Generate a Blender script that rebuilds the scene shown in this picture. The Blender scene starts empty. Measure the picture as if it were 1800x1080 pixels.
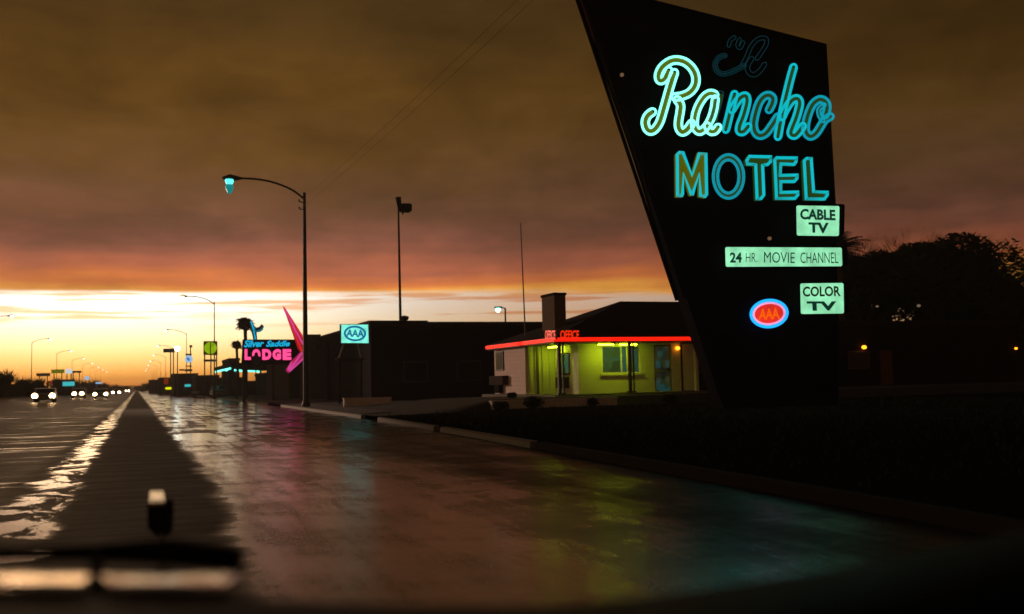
import bpy, math, random
from mathutils import Vector, Matrix
random.seed(7)
C = bpy.context.scene.collection
sc = bpy.context.scene
# ------------------------------------------------------------------ camera
F, CX, CY, H = 1750.0, 900.0, 540.0, 1.25
ROLL = math.radians(1.3)
def unroll(px, py):
    x, y = px-CX, py-CY
    c, s = math.cos(ROLL), math.sin(ROLL)
    return (x*c - y*s)/F, -(x*s + y*c)/F
_u, _v = unroll(240, 685)
PITCH = math.atan(-_v)
YAW = -math.atan(_u*math.cos(PITCH))
FWD = Vector((math.sin(YAW)*math.cos(PITCH), math.cos(YAW)*math.cos(PITCH), math.sin(PITCH)))
RGT = Vector((math.cos(YAW), -math.sin(YAW), 0))
UP = RGT.cross(FWD)
EYE = Vector((0, 0, H))
def ray(px, py):
    u, v = unroll(px, py)
    return RGT*u + UP*v + FWD
def atY(px, py, Y):
    d = ray(px, py); return EYE + d*((Y-EYE.y)/d.y)
def atX(px, py, X):
    d = ray(px, py); return EYE + d*((X-EYE.x)/d.x)
def atZ(px, py, z=0.0):
    d = ray(px, py); return EYE + d*((z-EYE.z)/d.z)
def atD(px, py, D):
    return EYE + ray(px, py)*D
cam = bpy.data.cameras.new('camera'); camo = bpy.data.objects.new('camera', cam); C.objects.link(camo)
cam.sensor_width = 36; cam.lens = F/1800*36; cam.clip_start = 0.05; cam.clip_end = 6000
M = Matrix((RGT, UP, -FWD)).transposed().to_4x4()
camo.matrix_world = Matrix.Translation(EYE) @ M @ Matrix.Rotation(-ROLL, 4, 'Z')
cam.dof.use_dof = True; cam.dof.focus_distance = 20; cam.dof.aperture_fstop = 1.4
sc.camera = camo
# ------------------------------------------------------------------ materials
def lin(c):
    f = lambda v: (v/255/12.92) if v/255 <= 0.04045 else ((v/255+0.055)/1.055)**2.4
    return (f(c[0]), f(c[1]), f(c[2]), 1)
def mat(name, col, rough=0.7, metal=0.0, noise=0.25, scale=3.0, bump=0.0, emis=None, es=0.0, spec=0.5):
    m = bpy.data.materials.new(name); m.use_nodes = True
    nt = m.node_tree; b = nt.nodes['Principled BSDF']
    b.inputs['Roughness'].default_value = rough; b.inputs['Metallic'].default_value = metal
    b.inputs['Specular IOR Level'].default_value = spec
    col = tuple(col)[:3] + (1,)
    tc = nt.nodes.new('ShaderNodeTexCoord'); nz = nt.nodes.new('ShaderNodeTexNoise')
    nz.inputs['Scale'].default_value = scale; nz.inputs['Detail'].default_value = 6
    nt.links.new(tc.outputs['Object'], nz.inputs['Vector'])
    mx = nt.nodes.new('ShaderNodeMix'); mx.data_type = 'RGBA'
    mx.inputs[6].default_value = tuple(c*(1-noise) for c in col[:3])+(1,)
    mx.inputs[7].default_value = tuple(min(1, c*(1+noise)) for c in col[:3])+(1,)
    nt.links.new(nz.outputs['Fac'], mx.inputs[0]); nt.links.new(mx.outputs[2], b.inputs['Base Color'])
    if bump:
        bp = nt.nodes.new('ShaderNodeBump'); bp.inputs['Strength'].default_value = bump; bp.inputs['Distance'].default_value = 0.02
        nt.links.new(nz.outputs['Fac'], bp.inputs['Height']); nt.links.new(bp.outputs['Normal'], b.inputs['Normal'])
    if emis:
        b.inputs['Emission Color'].default_value = tuple(emis)[:3]+(1,)
        b.inputs['Emission Strength'].default_value = es
    return m
def brickmat(name, c1, c2, mortar, scale=1.0, rough=0.85):
    m = mat(name, c1, rough); nt = m.node_tree; b = nt.nodes['Principled BSDF']
    tc = nt.nodes.new('ShaderNodeTexCoord'); sp = nt.nodes.new('ShaderNodeSeparateXYZ'); cb = nt.nodes.new('ShaderNodeCombineXYZ')
    ad = nt.nodes.new('ShaderNodeMath'); ad.operation = 'ADD'
    nt.links.new(tc.outputs['Object'], sp.inputs[0]); nt.links.new(sp.outputs[0], ad.inputs[0]); nt.links.new(sp.outputs[1], ad.inputs[1])
    nt.links.new(ad.outputs[0], cb.inputs[0]); nt.links.new(sp.outputs[2], cb.inputs[1])
    br = nt.nodes.new('ShaderNodeTexBrick'); br.inputs['Scale'].default_value = scale
    br.inputs['Brick Width'].default_value = 0.4; br.inputs['Row Height'].default_value = 0.2; br.inputs['Mortar Size'].default_value = 0.012
    br.inputs['Color1'].default_value = tuple(c1)+(1,); br.inputs['Color2'].default_value = tuple(c2)+(1,); br.inputs['Mortar'].default_value = tuple(mortar)+(1,)
    nt.links.new(cb.outputs[0], br.inputs['Vector']); nt.links.new(br.outputs['Color'], b.inputs['Base Color'])
    return m
def glow(name, col, s): return mat(name, (0.04, 0.04, 0.04), 0.4, emis=col, es=s, noise=0.05)
MT = dict(
    black=mat('black_sheet_metal', (0.009, 0.009, 0.013), 0.85, spec=0.02, noise=.5, scale=1.5),
    side=mat('weathered_red_brown_edge', (0.10, 0.035, 0.02), 0.7, spec=0.2),
    olive=mat('olive_painted_letter_face', (0.18, 0.20, 0.02), 0.6, emis=(0.085, 0.10, 0.0), es=.8),  # neon light falling on the painted faces is put in as emission
    olive2=mat('shaded_olive_letter_face', (0.05, 0.10, 0.02), 0.6, emis=(0.015, 0.04, 0.004), es=0.9),  # darker copy for the dimmer letters, neon light again put in as emission
    tube_hot=glow('bright_cyan_neon', (0.22, 1.0, 0.80), 1.9),
    tube=glow('cyan_neon', (0.0, 0.60, 0.70), .85),
    tube_mid=glow('mid_cyan_neon', (0.0, 0.46, 0.62), 0.72),
    tube_off=glow('unlit_neon_painted_glow', (0.0, 0.28, 0.36), 0.12),  # unlit tubes: glow caught from lit neighbours put in as weak emission
    tube_dead=glow('nearly_dead_neon', (0.0, 0.2, 0.2), 0.03),
    mint=glow('backlit_mint_acrylic', (0.33, 0.92, 0.52), 0.95),
    ink=mat('dark_green_lettering', (0.02, 0.09, 0.07), 0.6, emis=(0.0, .05, .035), es=.5),
    ink2=mat('grey_green_lettering', (0.10, 0.22, 0.16), 0.5),
    red_neon=glow('red_neon', (1.0, 0.015, 0.004), 1.5),
    red_soft=glow('red_neon_soft', (1.0, 0.03, 0.004), 1.1),
    blue_neon=glow('blue_neon', (0.01, 0.36, 1.0), 1.5),
    pinkwhite=glow('pink_white_neon', (1.0, 0.42, 0.75), 1.0),
    emblem_red=glow('red_emblem_face', (0.95, 0.03, 0.02), 0.85),
    emblem_or=glow('orange_emblem_letters', (1.0, 0.12, 0.0), 1.0),
    pink=glow('pink_neon', (0.95, 0.06, 0.24), 1.5),
    pinkdeep=glow('crimson_neon', (0.85, 0.02, 0.03), 0.75),
    magenta=glow('magenta_neon', (0.85, 0.07, 0.38), 0.75),
    skyblue=glow('sky_blue_neon', (0.0, 0.50, 0.85), 0.9),
    teal=glow('teal_neon', (0.0, 0.2, 0.28), 0.6),
    aaa_face=glow('aqua_backlit_face', (0.20, 0.85, 0.66), 1.15),
    aaa_blue=mat('blue_emblem_ink', (0.0, 0.10, 0.35), 0.5, emis=(0.0, 0.18, 0.45), es=0.6),
    green_sign=glow('lime_green_lit_disc', (0.30, 0.50, 0.0), 0.9),
    lampnear=glow('teal_mercury_lamp', (0.10, 0.95, 0.85), 1.6),
    lamp=glow('mercury_vapour_lamp', (0.30, 1.0, 0.85), 6.0),
    lampfar=glow('distant_mercury_lamp', (0.75, 1.0, 0.85), 3.5),
    lampflare=glow('teal_lamp_flare', (0.0, 0.36, 0.34), 0.6),
    lampwarm=glow('warm_street_lamp', (1.0, 0.85, 0.35), 4.0),
    head=glow('headlamp', (1.0, 0.62, 0.28), 26.0),
    headfar=glow('headlamp_far', (1.0, 0.75, 0.45), 14.0),
    porch=glow('orange_porch_lamp', (1.0, 0.28, 0.01), 4.0),
    porchdim=glow('dim_porch_lamp', (0.6, 0.4, 0.25), 0.25),
    fluor=glow('yellow_green_fluorescent', (0.56, 0.82, 0.01), 55.0),
    cyanlight=glow('cyan_canopy_tube', (0.15, 0.95, 0.75), 2.0),
    steel=mat('galvanised_pole', (0.10, 0.09, 0.08), 0.55, 0.6),
    pole=mat('dark_painted_pole', (0.03, 0.025, 0.02), 0.6, 0.2),
    wall=brickmat('painted_block_wall', (0.62, 0.56, 0.42), (0.59, 0.53, 0.40), (0.55, 0.50, 0.38), 1.0),
    wallpink=brickmat('pale_block_wall', (0.78, 0.62, 0.55), (0.72, 0.57, 0.50), (0.64, 0.50, 0.44), 1.0),
    trim=mat('dark_brown_trim', (0.06, 0.03, 0.02), 0.6),
    roofm=mat('dark_shingles', (0.028, 0.022, 0.022), 0.95, bump=0.5, scale=12, spec=0.1),
    chimL=mat('chimney_brick', (0.13, 0.09, 0.06), 0.9, bump=0.3, scale=8, spec=0.1),
    glass=mat('window_glass', (0.02, 0.05, 0.06), 0.08, spec=0.6),
    glassdark=mat('dark_window_glass', (0.01, 0.012, 0.014), 0.2, spec=.15),
    curtain=mat('pale_curtain', (0.45, 0.5, 0.35), 0.9),
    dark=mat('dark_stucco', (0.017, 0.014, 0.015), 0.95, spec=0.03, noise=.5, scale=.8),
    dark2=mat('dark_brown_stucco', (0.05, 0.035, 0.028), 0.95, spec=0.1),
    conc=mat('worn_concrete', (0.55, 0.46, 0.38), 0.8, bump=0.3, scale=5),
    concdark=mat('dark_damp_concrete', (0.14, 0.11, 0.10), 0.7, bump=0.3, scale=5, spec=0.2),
    lot=mat('damp_forecourt', (0.055, 0.045, 0.042), 0.75, bump=0.3, scale=4, spec=0.2),
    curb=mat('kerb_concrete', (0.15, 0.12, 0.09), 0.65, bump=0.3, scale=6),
    earth=mat('dark_turf', (0.022, 0.022, 0.02), 1.0, bump=0.6, scale=9, spec=0.0),
    leaf=mat('dark_foliage', (0.035, 0.045, 0.02), 0.9, scale=2, noise=0.5, spec=0.05),
    grass=mat('dark_grass', (0.03, 0.033, 0.016), 0.9, spec=0.05),
    bark=mat('bark', (0.05, 0.035, 0.025), 0.95, bump=0.5, scale=10),
    hood=mat('black_car_paint', (0.004, 0.004, 0.006), 0.6, spec=0.08),
    rubber=mat('black_rubber', (0.008, 0.008, 0.01), 0.85, spec=0.1),
    chrome=mat('chrome_trim', (0.52, 0.28, 0.13), 0.13, 1.0, noise=0.3, scale=9, bump=.25),
    car1=mat('dark_car_paint', (0.03, 0.03, 0.035), 0.3),
    signgrey=mat('unlit_grey_board', (0.05, 0.05, 0.035), 0.8),
    signbrown=mat('brown_sign_frame', (0.10, 0.03, 0.01), 0.7),
    whiteboard=glow('white_lit_board', (0.75, 0.9, 0.95), 0.75),
    greenboard=mat('green_sign_board', (0.12, 0.16, 0.01), 0.7, emis=(0.13, 0.14, 0.0), es=0.8),
    cyanboard=glow('cyan_lit_board', (0.05, 0.6, 0.62), 0.8),
    bluedisc=glow('pale_blue_lit_board', (0.35, 0.6, 0.85), 0.9),
    bluebar=mat('blue_bar', (0.0, 0.05, 0.4), 0.6, emis=(0.0, 0.1, 0.5), es=0.7),
    paleboard=mat('pale_sign_board', (0.32, 0.32, 0.25), 0.8),
    redboard=mat('red_sign_board', (0.55, 0.05, 0.01), 0.7, emis=(0.5, 0.05, 0.0), es=0.25),
    yellowdot=glow('yellow_green_light', (0.8, 0.85, 0.0), 1.0),
)
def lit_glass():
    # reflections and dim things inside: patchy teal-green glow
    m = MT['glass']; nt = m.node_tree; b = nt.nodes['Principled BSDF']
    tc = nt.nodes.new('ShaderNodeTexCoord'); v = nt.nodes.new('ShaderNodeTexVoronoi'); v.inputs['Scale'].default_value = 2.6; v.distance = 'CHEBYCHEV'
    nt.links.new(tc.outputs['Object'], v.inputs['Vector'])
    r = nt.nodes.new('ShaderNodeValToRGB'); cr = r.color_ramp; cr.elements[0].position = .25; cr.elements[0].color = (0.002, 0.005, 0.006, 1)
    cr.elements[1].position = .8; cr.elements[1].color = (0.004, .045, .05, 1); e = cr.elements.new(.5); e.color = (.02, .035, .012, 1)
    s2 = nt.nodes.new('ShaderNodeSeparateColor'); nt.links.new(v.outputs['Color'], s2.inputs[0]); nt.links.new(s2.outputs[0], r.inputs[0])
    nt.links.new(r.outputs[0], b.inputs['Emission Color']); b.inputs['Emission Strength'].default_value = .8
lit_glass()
for k_, v_ in (('mint', .95), ('aaa_face', 1.25), ('emblem_red', .85), ('green_sign', .9)):
    m_ = MT[k_]; nt_ = m_.node_tree; nz_ = [n for n in nt_.nodes if n.type == 'TEX_NOISE'][0]; nz_.inputs['Scale'].default_value = 2.2
    mr_ = nt_.nodes.new('ShaderNodeMapRange'); mr_.inputs[1].default_value = .3; mr_.inputs[2].default_value = .7; mr_.inputs[3].default_value = v_*.68; mr_.inputs[4].default_value = v_*1.15
    nt_.links.new(nz_.outputs['Fac'], mr_.inputs[0]); nt_.links.new(mr_.outputs[0], nt_.nodes['Principled BSDF'].inputs['Emission Strength'])
# ------------------------------------------------------------------ mesh builder
class MB:
    def __init__(s): s.v = []; s.f = []
    def add(s, vs, fs):
        n = len(s.v); s.v += [Vector(v) for v in vs]; s.f += [tuple(i+n for i in f) for f in fs]; return s
    def box(s, c, size, ax=None, bevel=0.0):
        ax = ax or (Vector((1,0,0)), Vector((0,1,0)), Vector((0,0,1)))
        c = Vector(c); h = [x/2 for x in size]
        if bevel <= 0:
            vs = [c+ax[0]*(sx*h[0])+ax[1]*(sy*h[1])+ax[2]*(sz*h[2]) for sz in (-1,1) for sy in (-1,1) for sx in (-1,1)]
            return s.add(vs, [(0,2,3,1),(4,5,7,6),(0,1,5,4),(2,6,7,3),(0,4,6,2),(1,3,7,5)])
        b = bevel   # chamfered in ax0/ax2 outline, extruded on ax1
        pts = [(-h[0]+b,-h[2]),(h[0]-b,-h[2]),(h[0],-h[2]+b),(h[0],h[2]-b),(h[0]-b,h[2]),(-h[0]+b,h[2]),(-h[0],h[2]-b),(-h[0],-h[2]+b)]
        n = 8; vs = [c+ax[0]*x+ax[2]*z+ax[1]*y for y in (-h[1], h[1]) for x, z in pts]
        return s.add(vs, [tuple(range(n)), tuple(reversed(range(n, 2*n)))]+[(i, i+n, (i+1) % n+n, (i+1) % n) for i in range(n)])
    def span(s, a, b):
        a, b = Vector(a), Vector(b); return s.box((a+b)/2, [abs(x) for x in (b-a)])
    def prism(s, poly, off):
        """poly: list of 3-D points, extruded by the vector off"""
        n = len(poly); off = Vector(off)
        return s.add([Vector(p) for p in poly]+[Vector(p)+off for p in poly],
                     [tuple(range(n)), tuple(reversed(range(n, 2*n)))]+[(i, i+n, (i+1) % n+n, (i+1) % n) for i in range(n)])
    def tube(s, pts, r, seg=6, closed=False, up=None):
        pts = [Vector(p) for p in pts]; n = len(pts)
        rs = r if isinstance(r, (list, tuple)) else [r]*n
        rings = []; prev = None
        for i in range(n):
            a = pts[(i-1) % n] if (closed or i > 0) else pts[0]; b = pts[(i+1) % n] if (closed or i < n-1) else pts[-1]
            t = (b-a)
            if t.length < 1e-9: t = Vector((0,0,1))
            t.normalize()
            if prev is None:
                q = Vector((0,0,1)) if abs(t.z) < 0.9 else Vector((1,0,0))
                prev = (q - t*q.dot(t)).normalized()
            else:
                q = prev - t*prev.dot(t)
                prev = q.normalized() if q.length > 1e-6 else prev
            w = t.cross(prev)
            rings.append([pts[i]+prev*(rs[i]*math.cos(2*math.pi*k/seg))+w*(rs[i]*math.sin(2*math.pi*k/seg)) for k in range(seg)])
        vs = [v for ring in rings for v in ring]; fs = []
        for i in range(n if closed else n-1):
            j = (i+1) % n
            for k in range(seg): fs.append((i*seg+k, i*seg+(k+1) % seg, j*seg+(k+1) % seg, j*seg+k))
        if not closed: fs += [tuple(range(seg)), tuple(reversed(range((n-1)*seg, n*seg)))]
        return s.add(vs, fs)
    def lathe(s, c, prof, seg=12, axis=None):
        c = Vector(c); ax = (axis or Vector((0,0,1))).normalized()
        q = Vector((1,0,0)) if abs(ax.x) < 0.9 else Vector((0,1,0))
        a = (q-ax*q.dot(ax)).normalized(); b = ax.cross(a); n = len(prof)
        vs = [c+ax*z+(a*math.cos(2*math.pi*k/seg)+b*math.sin(2*math.pi*k/seg))*r for r, z in prof for k in range(seg)]
        fs = [(i*seg+k, i*seg+(k+1) % seg, (i+1)*seg+(k+1) % seg, (i+1)*seg+k) for i in range(n-1) for k in range(seg)]
        fs += [tuple(reversed(range(seg))), tuple(range((n-1)*seg, n*seg))]
        return s.add(vs, fs)
    def build(s, name, m, parent=None, smooth=False):
        org = parent.get('_o', (0,0,0)) if parent else (0,0,0); org = Vector(org)
        me = bpy.data.meshes.new(name); me.from_pydata([tuple(v-org) for v in s.v], [], s.f); me.update()
        if smooth:
            for p in me.polygons: p.use_smooth = True
        me.materials.append(m)
        o = bpy.data.objects.new(name, me); C.objects.link(o)
        if parent: o.parent = parent; o['_o'] = tuple(org)
        return o
def thing(name, label, cat, loc, group=None):
    o = bpy.data.objects.new(name, None); C.objects.link(o); o.location = loc; o['_o'] = tuple(loc)
    o.empty_display_size = 0.2
    o['label'] = label; o['category'] = cat
    if group: o['group'] = group
    return o
def single(o, label, cat, group=None):
    o['label'] = label; o['category'] = cat
    if group: o['group'] = group
    return o
def structure(o, kind='structure'): o['kind'] = kind; return o
def copy_tree(o, parent=None):
    c = o.copy(); C.objects.link(c); c.parent = parent
    for ch in [x for x in C.objects if x.parent == o]: copy_tree(ch, c)
    return c
def smoothline(pts, n=6):
    P = [Vector((p[0], p[1])) for p in pts]; out = []
    for i in range(len(P)-1):
        p0 = P[max(0, i-1)]; p1 = P[i]; p2 = P[i+1]; p3 = P[min(len(P)-1, i+2)]
        for k in range(n):
            t = k/n
            out.append(0.5*((2*p1)+(p2-p0)*t+(2*p0-5*p1+4*p2-p3)*t*t+(3*p1-p0-3*p2+p3)*t**3))
    out.append(P[-1]); return out
def text2d(s, offset=0.0, font=None):
    cu = bpy.data.curves.new('t', 'FONT'); cu.body = s; cu.offset = offset; cu.resolution_u = 3
    ob = bpy.data.objects.new('t', cu); C.objects.link(ob)
    dg = bpy.context.evaluated_depsgraph_get(); dg.update()
    me = bpy.data.meshes.new_from_object(ob.evaluated_get(dg))
    vs = [v.co.copy() for v in me.vertices]; fs = [tuple(p.vertices) for p in me.polygons]
    bpy.data.objects.remove(ob); bpy.data.curves.remove(cu); bpy.data.meshes.remove(me)
    x0 = min(v.x for v in vs); x1 = max(v.x for v in vs); y0 = min(v.y for v in vs); y1 = max(v.y for v in vs)
    return [((v.x-x0)/(x1-x0), (v.y-y0)/(y1-y0)) for v in vs], fs
def text_on(mb, s, quad, offset=0.0, slant=0.0):
    """quad: 3-D corners (lower left, lower right, upper right, upper left)"""
    uv, fs = text2d(s, offset); a, b, c, d = [Vector(q) for q in quad]
    mb.add([(a*(1-u)+b*u)*(1-v)+(d*(1-u)+c*u)*v for u, v in [(u+slant*(v-.5), v) for u, v in uv]], fs)
# ------------------------------------------------------------------ world
SUN_AZ, SUN_EL = math.radians(-4), math.radians(1.2)
def make_world():
    w = bpy.data.worlds.new('World'); sc.world = w; w.use_nodes = True
    nt = w.node_tree; N = nt.nodes; L = nt.links
    bg = N['Background']
    tc = N.new('ShaderNodeTexCoord'); sp = N.new('ShaderNodeSeparateXYZ'); L.new(tc.outputs['Generated'], sp.inputs[0])
    def val(x, sock):
        if isinstance(x, (int, float)): sock.default_value = x
        else: L.new(x, sock)
    def m(op, a, b=0.0, c=0.0, clamp=False):
        n = N.new('ShaderNodeMath'); n.operation = op; n.use_clamp = clamp
        val(a, n.inputs[0]); val(b, n.inputs[1]); val(c, n.inputs[2]); return n.outputs[0]
    def sstep(x, a, b):
        n = N.new('ShaderNodeMapRange'); n.interpolation_type = 'SMOOTHSTEP'
        val(x, n.inputs[0]); n.inputs[1].default_value = a; n.inputs[2].default_value = b; return n.outputs[0]
    def noise(vx, vy, vz, sc_, det=5, rough=0.5, dist=0.0):
        cb = N.new('ShaderNodeCombineXYZ'); val(vx, cb.inputs[0]); val(vy, cb.inputs[1]); val(vz, cb.inputs[2])
        n = N.new('ShaderNodeTexNoise'); n.inputs['Scale'].default_value = sc_; n.inputs['Detail'].default_value = det
        n.inputs['Roughness'].default_value = rough; n.inputs['Distortion'].default_value = dist
        L.new(cb.outputs[0], n.inputs['Vector']); return n.outputs['Fac']
    def ramp(x, lo, hi, stops):
        mr = N.new('ShaderNodeMapRange'); val(x, mr.inputs[0]); mr.inputs[1].default_value = lo; mr.inputs[2].default_value = hi
        r = N.new('ShaderNodeValToRGB'); L.new(mr.outputs[0], r.inputs[0]); cr = r.color_ramp
        cr.interpolation = 'LINEAR'
        cr.elements[0].position = (stops[0][0]-lo)/(hi-lo); cr.elements[0].color = lin(stops[0][1])
        cr.elements[1].position = (stops[-1][0]-lo)/(hi-lo); cr.elements[1].color = lin(stops[-1][1])
        for p, c in stops[1:-1]:
            e = cr.elements.new((p-lo)/(hi-lo)); e.color = lin(c)
        return r.outputs[0]
    def mix(fac, a, b, mode='MIX'):
        n = N.new('ShaderNodeMix'); n.data_type = 'RGBA'; n.blend_type = mode
        val(fac, n.inputs[0])
        for x, s in ((a, n.inputs[6]), (b, n.inputs[7])):
            if isinstance(x, tuple): s.default_value = x
            else: L.new(x, s)
        return n.outputs[2]
    el = m('MULTIPLY', m('ARCSINE', sp.outputs[2]), 57.2958)
    az = m('MULTIPLY', m('ARCTAN2', sp.outputs[0], sp.outputs[1]), 57.2958)
    n_big = noise(m('MULTIPLY', az, 0.045), m('MULTIPLY', el, 0.14), 0.0, 1.0, 4, 0.5)
    n_mid = noise(m('MULTIPLY', az, 0.10), m('MULTIPLY', el, 0.40), 3.3, 1.0, 6, 0.55, 0.6)
    n_str = noise(m('MULTIPLY', az, 0.05), m('MULTIPLY', el, 1.0), 8.1, 1.0, 5, 0.5)
    n_fine = noise(m('MULTIPLY', az, 0.10), m('MULTIPLY', el, 2.2), 5.7, 1.0, 4, 0.55)
    # cloud deck: elevation is pushed about by broad noise so that its bands break up
    up = sstep(el, 5.0, 11.0)
    push = m('ADD', m('MULTIPLY', m('SUBTRACT', n_mid, 0.5), m('ADD', 1.6, m('MULTIPLY', up, 3.0))), m('MULTIPLY', m('SUBTRACT', n_str, 0.5), 2.0))
    e1 = m('ADD', el, push)
    deck = ramp(e1, 4, 40, [(4, (255, 196, 100)), (5.0, (246, 170, 74)), (5.8, (216, 122, 66)), (6.8, (174, 99, 72)), (8.0, (136, 85, 67)), (9.2, (118, 78, 56)),
                            (11, (107, 73, 46)), (13.5, (102, 70, 32)), (16.5, (92, 62, 22)), (20, (76, 52, 20)), (26, (60, 42, 20)), (40, (44, 38, 38))])
    clear = ramp(el, -1, 6, [(-1, (150, 84, 40)), (0.0, (246, 140, 48)), (0.8, (254, 172, 76)), (1.8, (255, 206, 126)), (2.8, (255, 228, 172)), (3.8, (255, 240, 208)), (4.6, (255, 248, 230)), (6, (255, 252, 240))])
    n_mot = noise(m('MULTIPLY', az, 0.12), m('MULTIPLY', el, 0.24), 14.0, 1.0, 7, 0.6, 0.3)
    mott = m('ADD', -0.12, m('ADD', m('MULTIPLY', n_big, 0.9), m('MULTIPLY', n_mot, 1.35)))
    deck = mix(1.0, deck, mix(0.0, (1, 1, 1, 1), (1, 1, 1, 1)), 'MULTIPLY')
    vm = N.new('ShaderNodeVectorMath'); vm.operation = 'SCALE'; L.new(deck, vm.inputs[0]); L.new(mott, vm.inputs['Scale']); deck = vm.outputs[0]
    # grey smudges hanging under the deck, 8-11 degrees up
    band = m('MULTIPLY', sstep(el, 6.6, 8.3), m('SUBTRACT', 1.0, sstep(el, 9.5, 12.5)))
    n_sm = noise(m('MULTIPLY', az, 0.13), m('MULTIPLY', el, 0.42), 11.0, 1.0, 6, 0.55, 0.25)
    smud = m('MULTIPLY', band, sstep(n_sm, 0.44, 0.68))
    deck = mix(m('MULTIPLY', smud, 0.6), deck, lin((92, 64, 46)))
    # thin streaks inside the clear strip
    sk = m('MULTIPLY', sstep(n_fine, 0.50, 0.60), m('MULTIPLY', sstep(el, 3.0, 4.0), m('SUBTRACT', 1.0, sstep(el, 5.2, 5.8))))
    clear = mix(m('MULTIPLY', sk, 0.75), clear, lin((232, 160, 96)))
    eb = m('ADD', m('ADD', el, m('MULTIPLY', m('SUBTRACT', n_str, 0.5), 1.1)), m('MULTIPLY', m('SUBTRACT', n_mid, 0.5), 0.5))
    eb = m('ADD', eb, m('MULTIPLY', sstep(az, 8, 45), 0.5))
    isdeck = sstep(eb, 4.9, 5.35)
    # brightness falls away to the north (right) and behind
    side = m('SUBTRACT', 1.0, m('MULTIPLY', sstep(az, 6, 44), 0.50))
    sideL = m('SUBTRACT', 1.0, m('MULTIPLY', sstep(m('MULTIPLY', az, -1.0), 30, 120), 0.35))
    sideR = m('SUBTRACT', 1.0, m('MULTIPLY', sstep(az, 50, 110), 0.30))
    cl = mix(sstep(az, 4, 26), clear, mix(1.0, clear, lin((236, 205, 190)), 'MULTIPLY'))
    boost = m('ADD', 1.0, m('MULTIPLY', m('SUBTRACT', 1.0, sstep(m('ABSOLUTE', m('ADD', az, 3.0)), 0, 20)), 0.85))
    vb = N.new('ShaderNodeVectorMath'); vb.operation = 'SCALE'; L.new(cl, vb.inputs[0]); L.new(boost, vb.inputs['Scale'])
    sky = mix(isdeck, vb.outputs[0], deck)
    tot = m('MULTIPLY', m('MULTIPLY', side, sideL), sideR)
    vs = N.new('ShaderNodeVectorMath'); vs.operation = 'SCALE'; L.new(sky, vs.inputs[0]); L.new(tot, vs.inputs['Scale'])
    sk2 = N.new('ShaderNodeTexSky'); sk2.sky_type = 'NISHITA'; sk2.sun_disc = False; sk2.sun_elevation = SUN_EL; sk2.sun_rotation = SUN_AZ
    sk2.air_density = 2.0; sk2.dust_density = 5.0
    ns = N.new('ShaderNodeVectorMath'); ns.operation = 'SCALE'; L.new(sk2.outputs[0], ns.inputs[0]); ns.inputs['Scale'].default_value = 0.004
    ad = N.new('ShaderNodeVectorMath'); ad.operation = 'ADD'; L.new(vs.outputs[0], ad.inputs[0]); L.new(ns.outputs[0], ad.inputs[1])
    L.new(ad.outputs[0], bg.inputs['Color']); bg.inputs['Strength'].default_value = 1.0
make_world()
sd = bpy.data.lights.new('sun', 'SUN'); sd.energy = 0.04; sd.angle = math.radians(6); sd.color = (1, 0.6, 0.3)
so = bpy.data.objects.new('sun', sd); C.objects.link(so)
sdir = Vector((math.sin(SUN_AZ)*math.cos(SUN_EL), math.cos(SUN_AZ)*math.cos(SUN_EL), math.sin(SUN_EL)))
so.rotation_euler = sdir.to_track_quat('Z', 'Y').to_euler()
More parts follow.
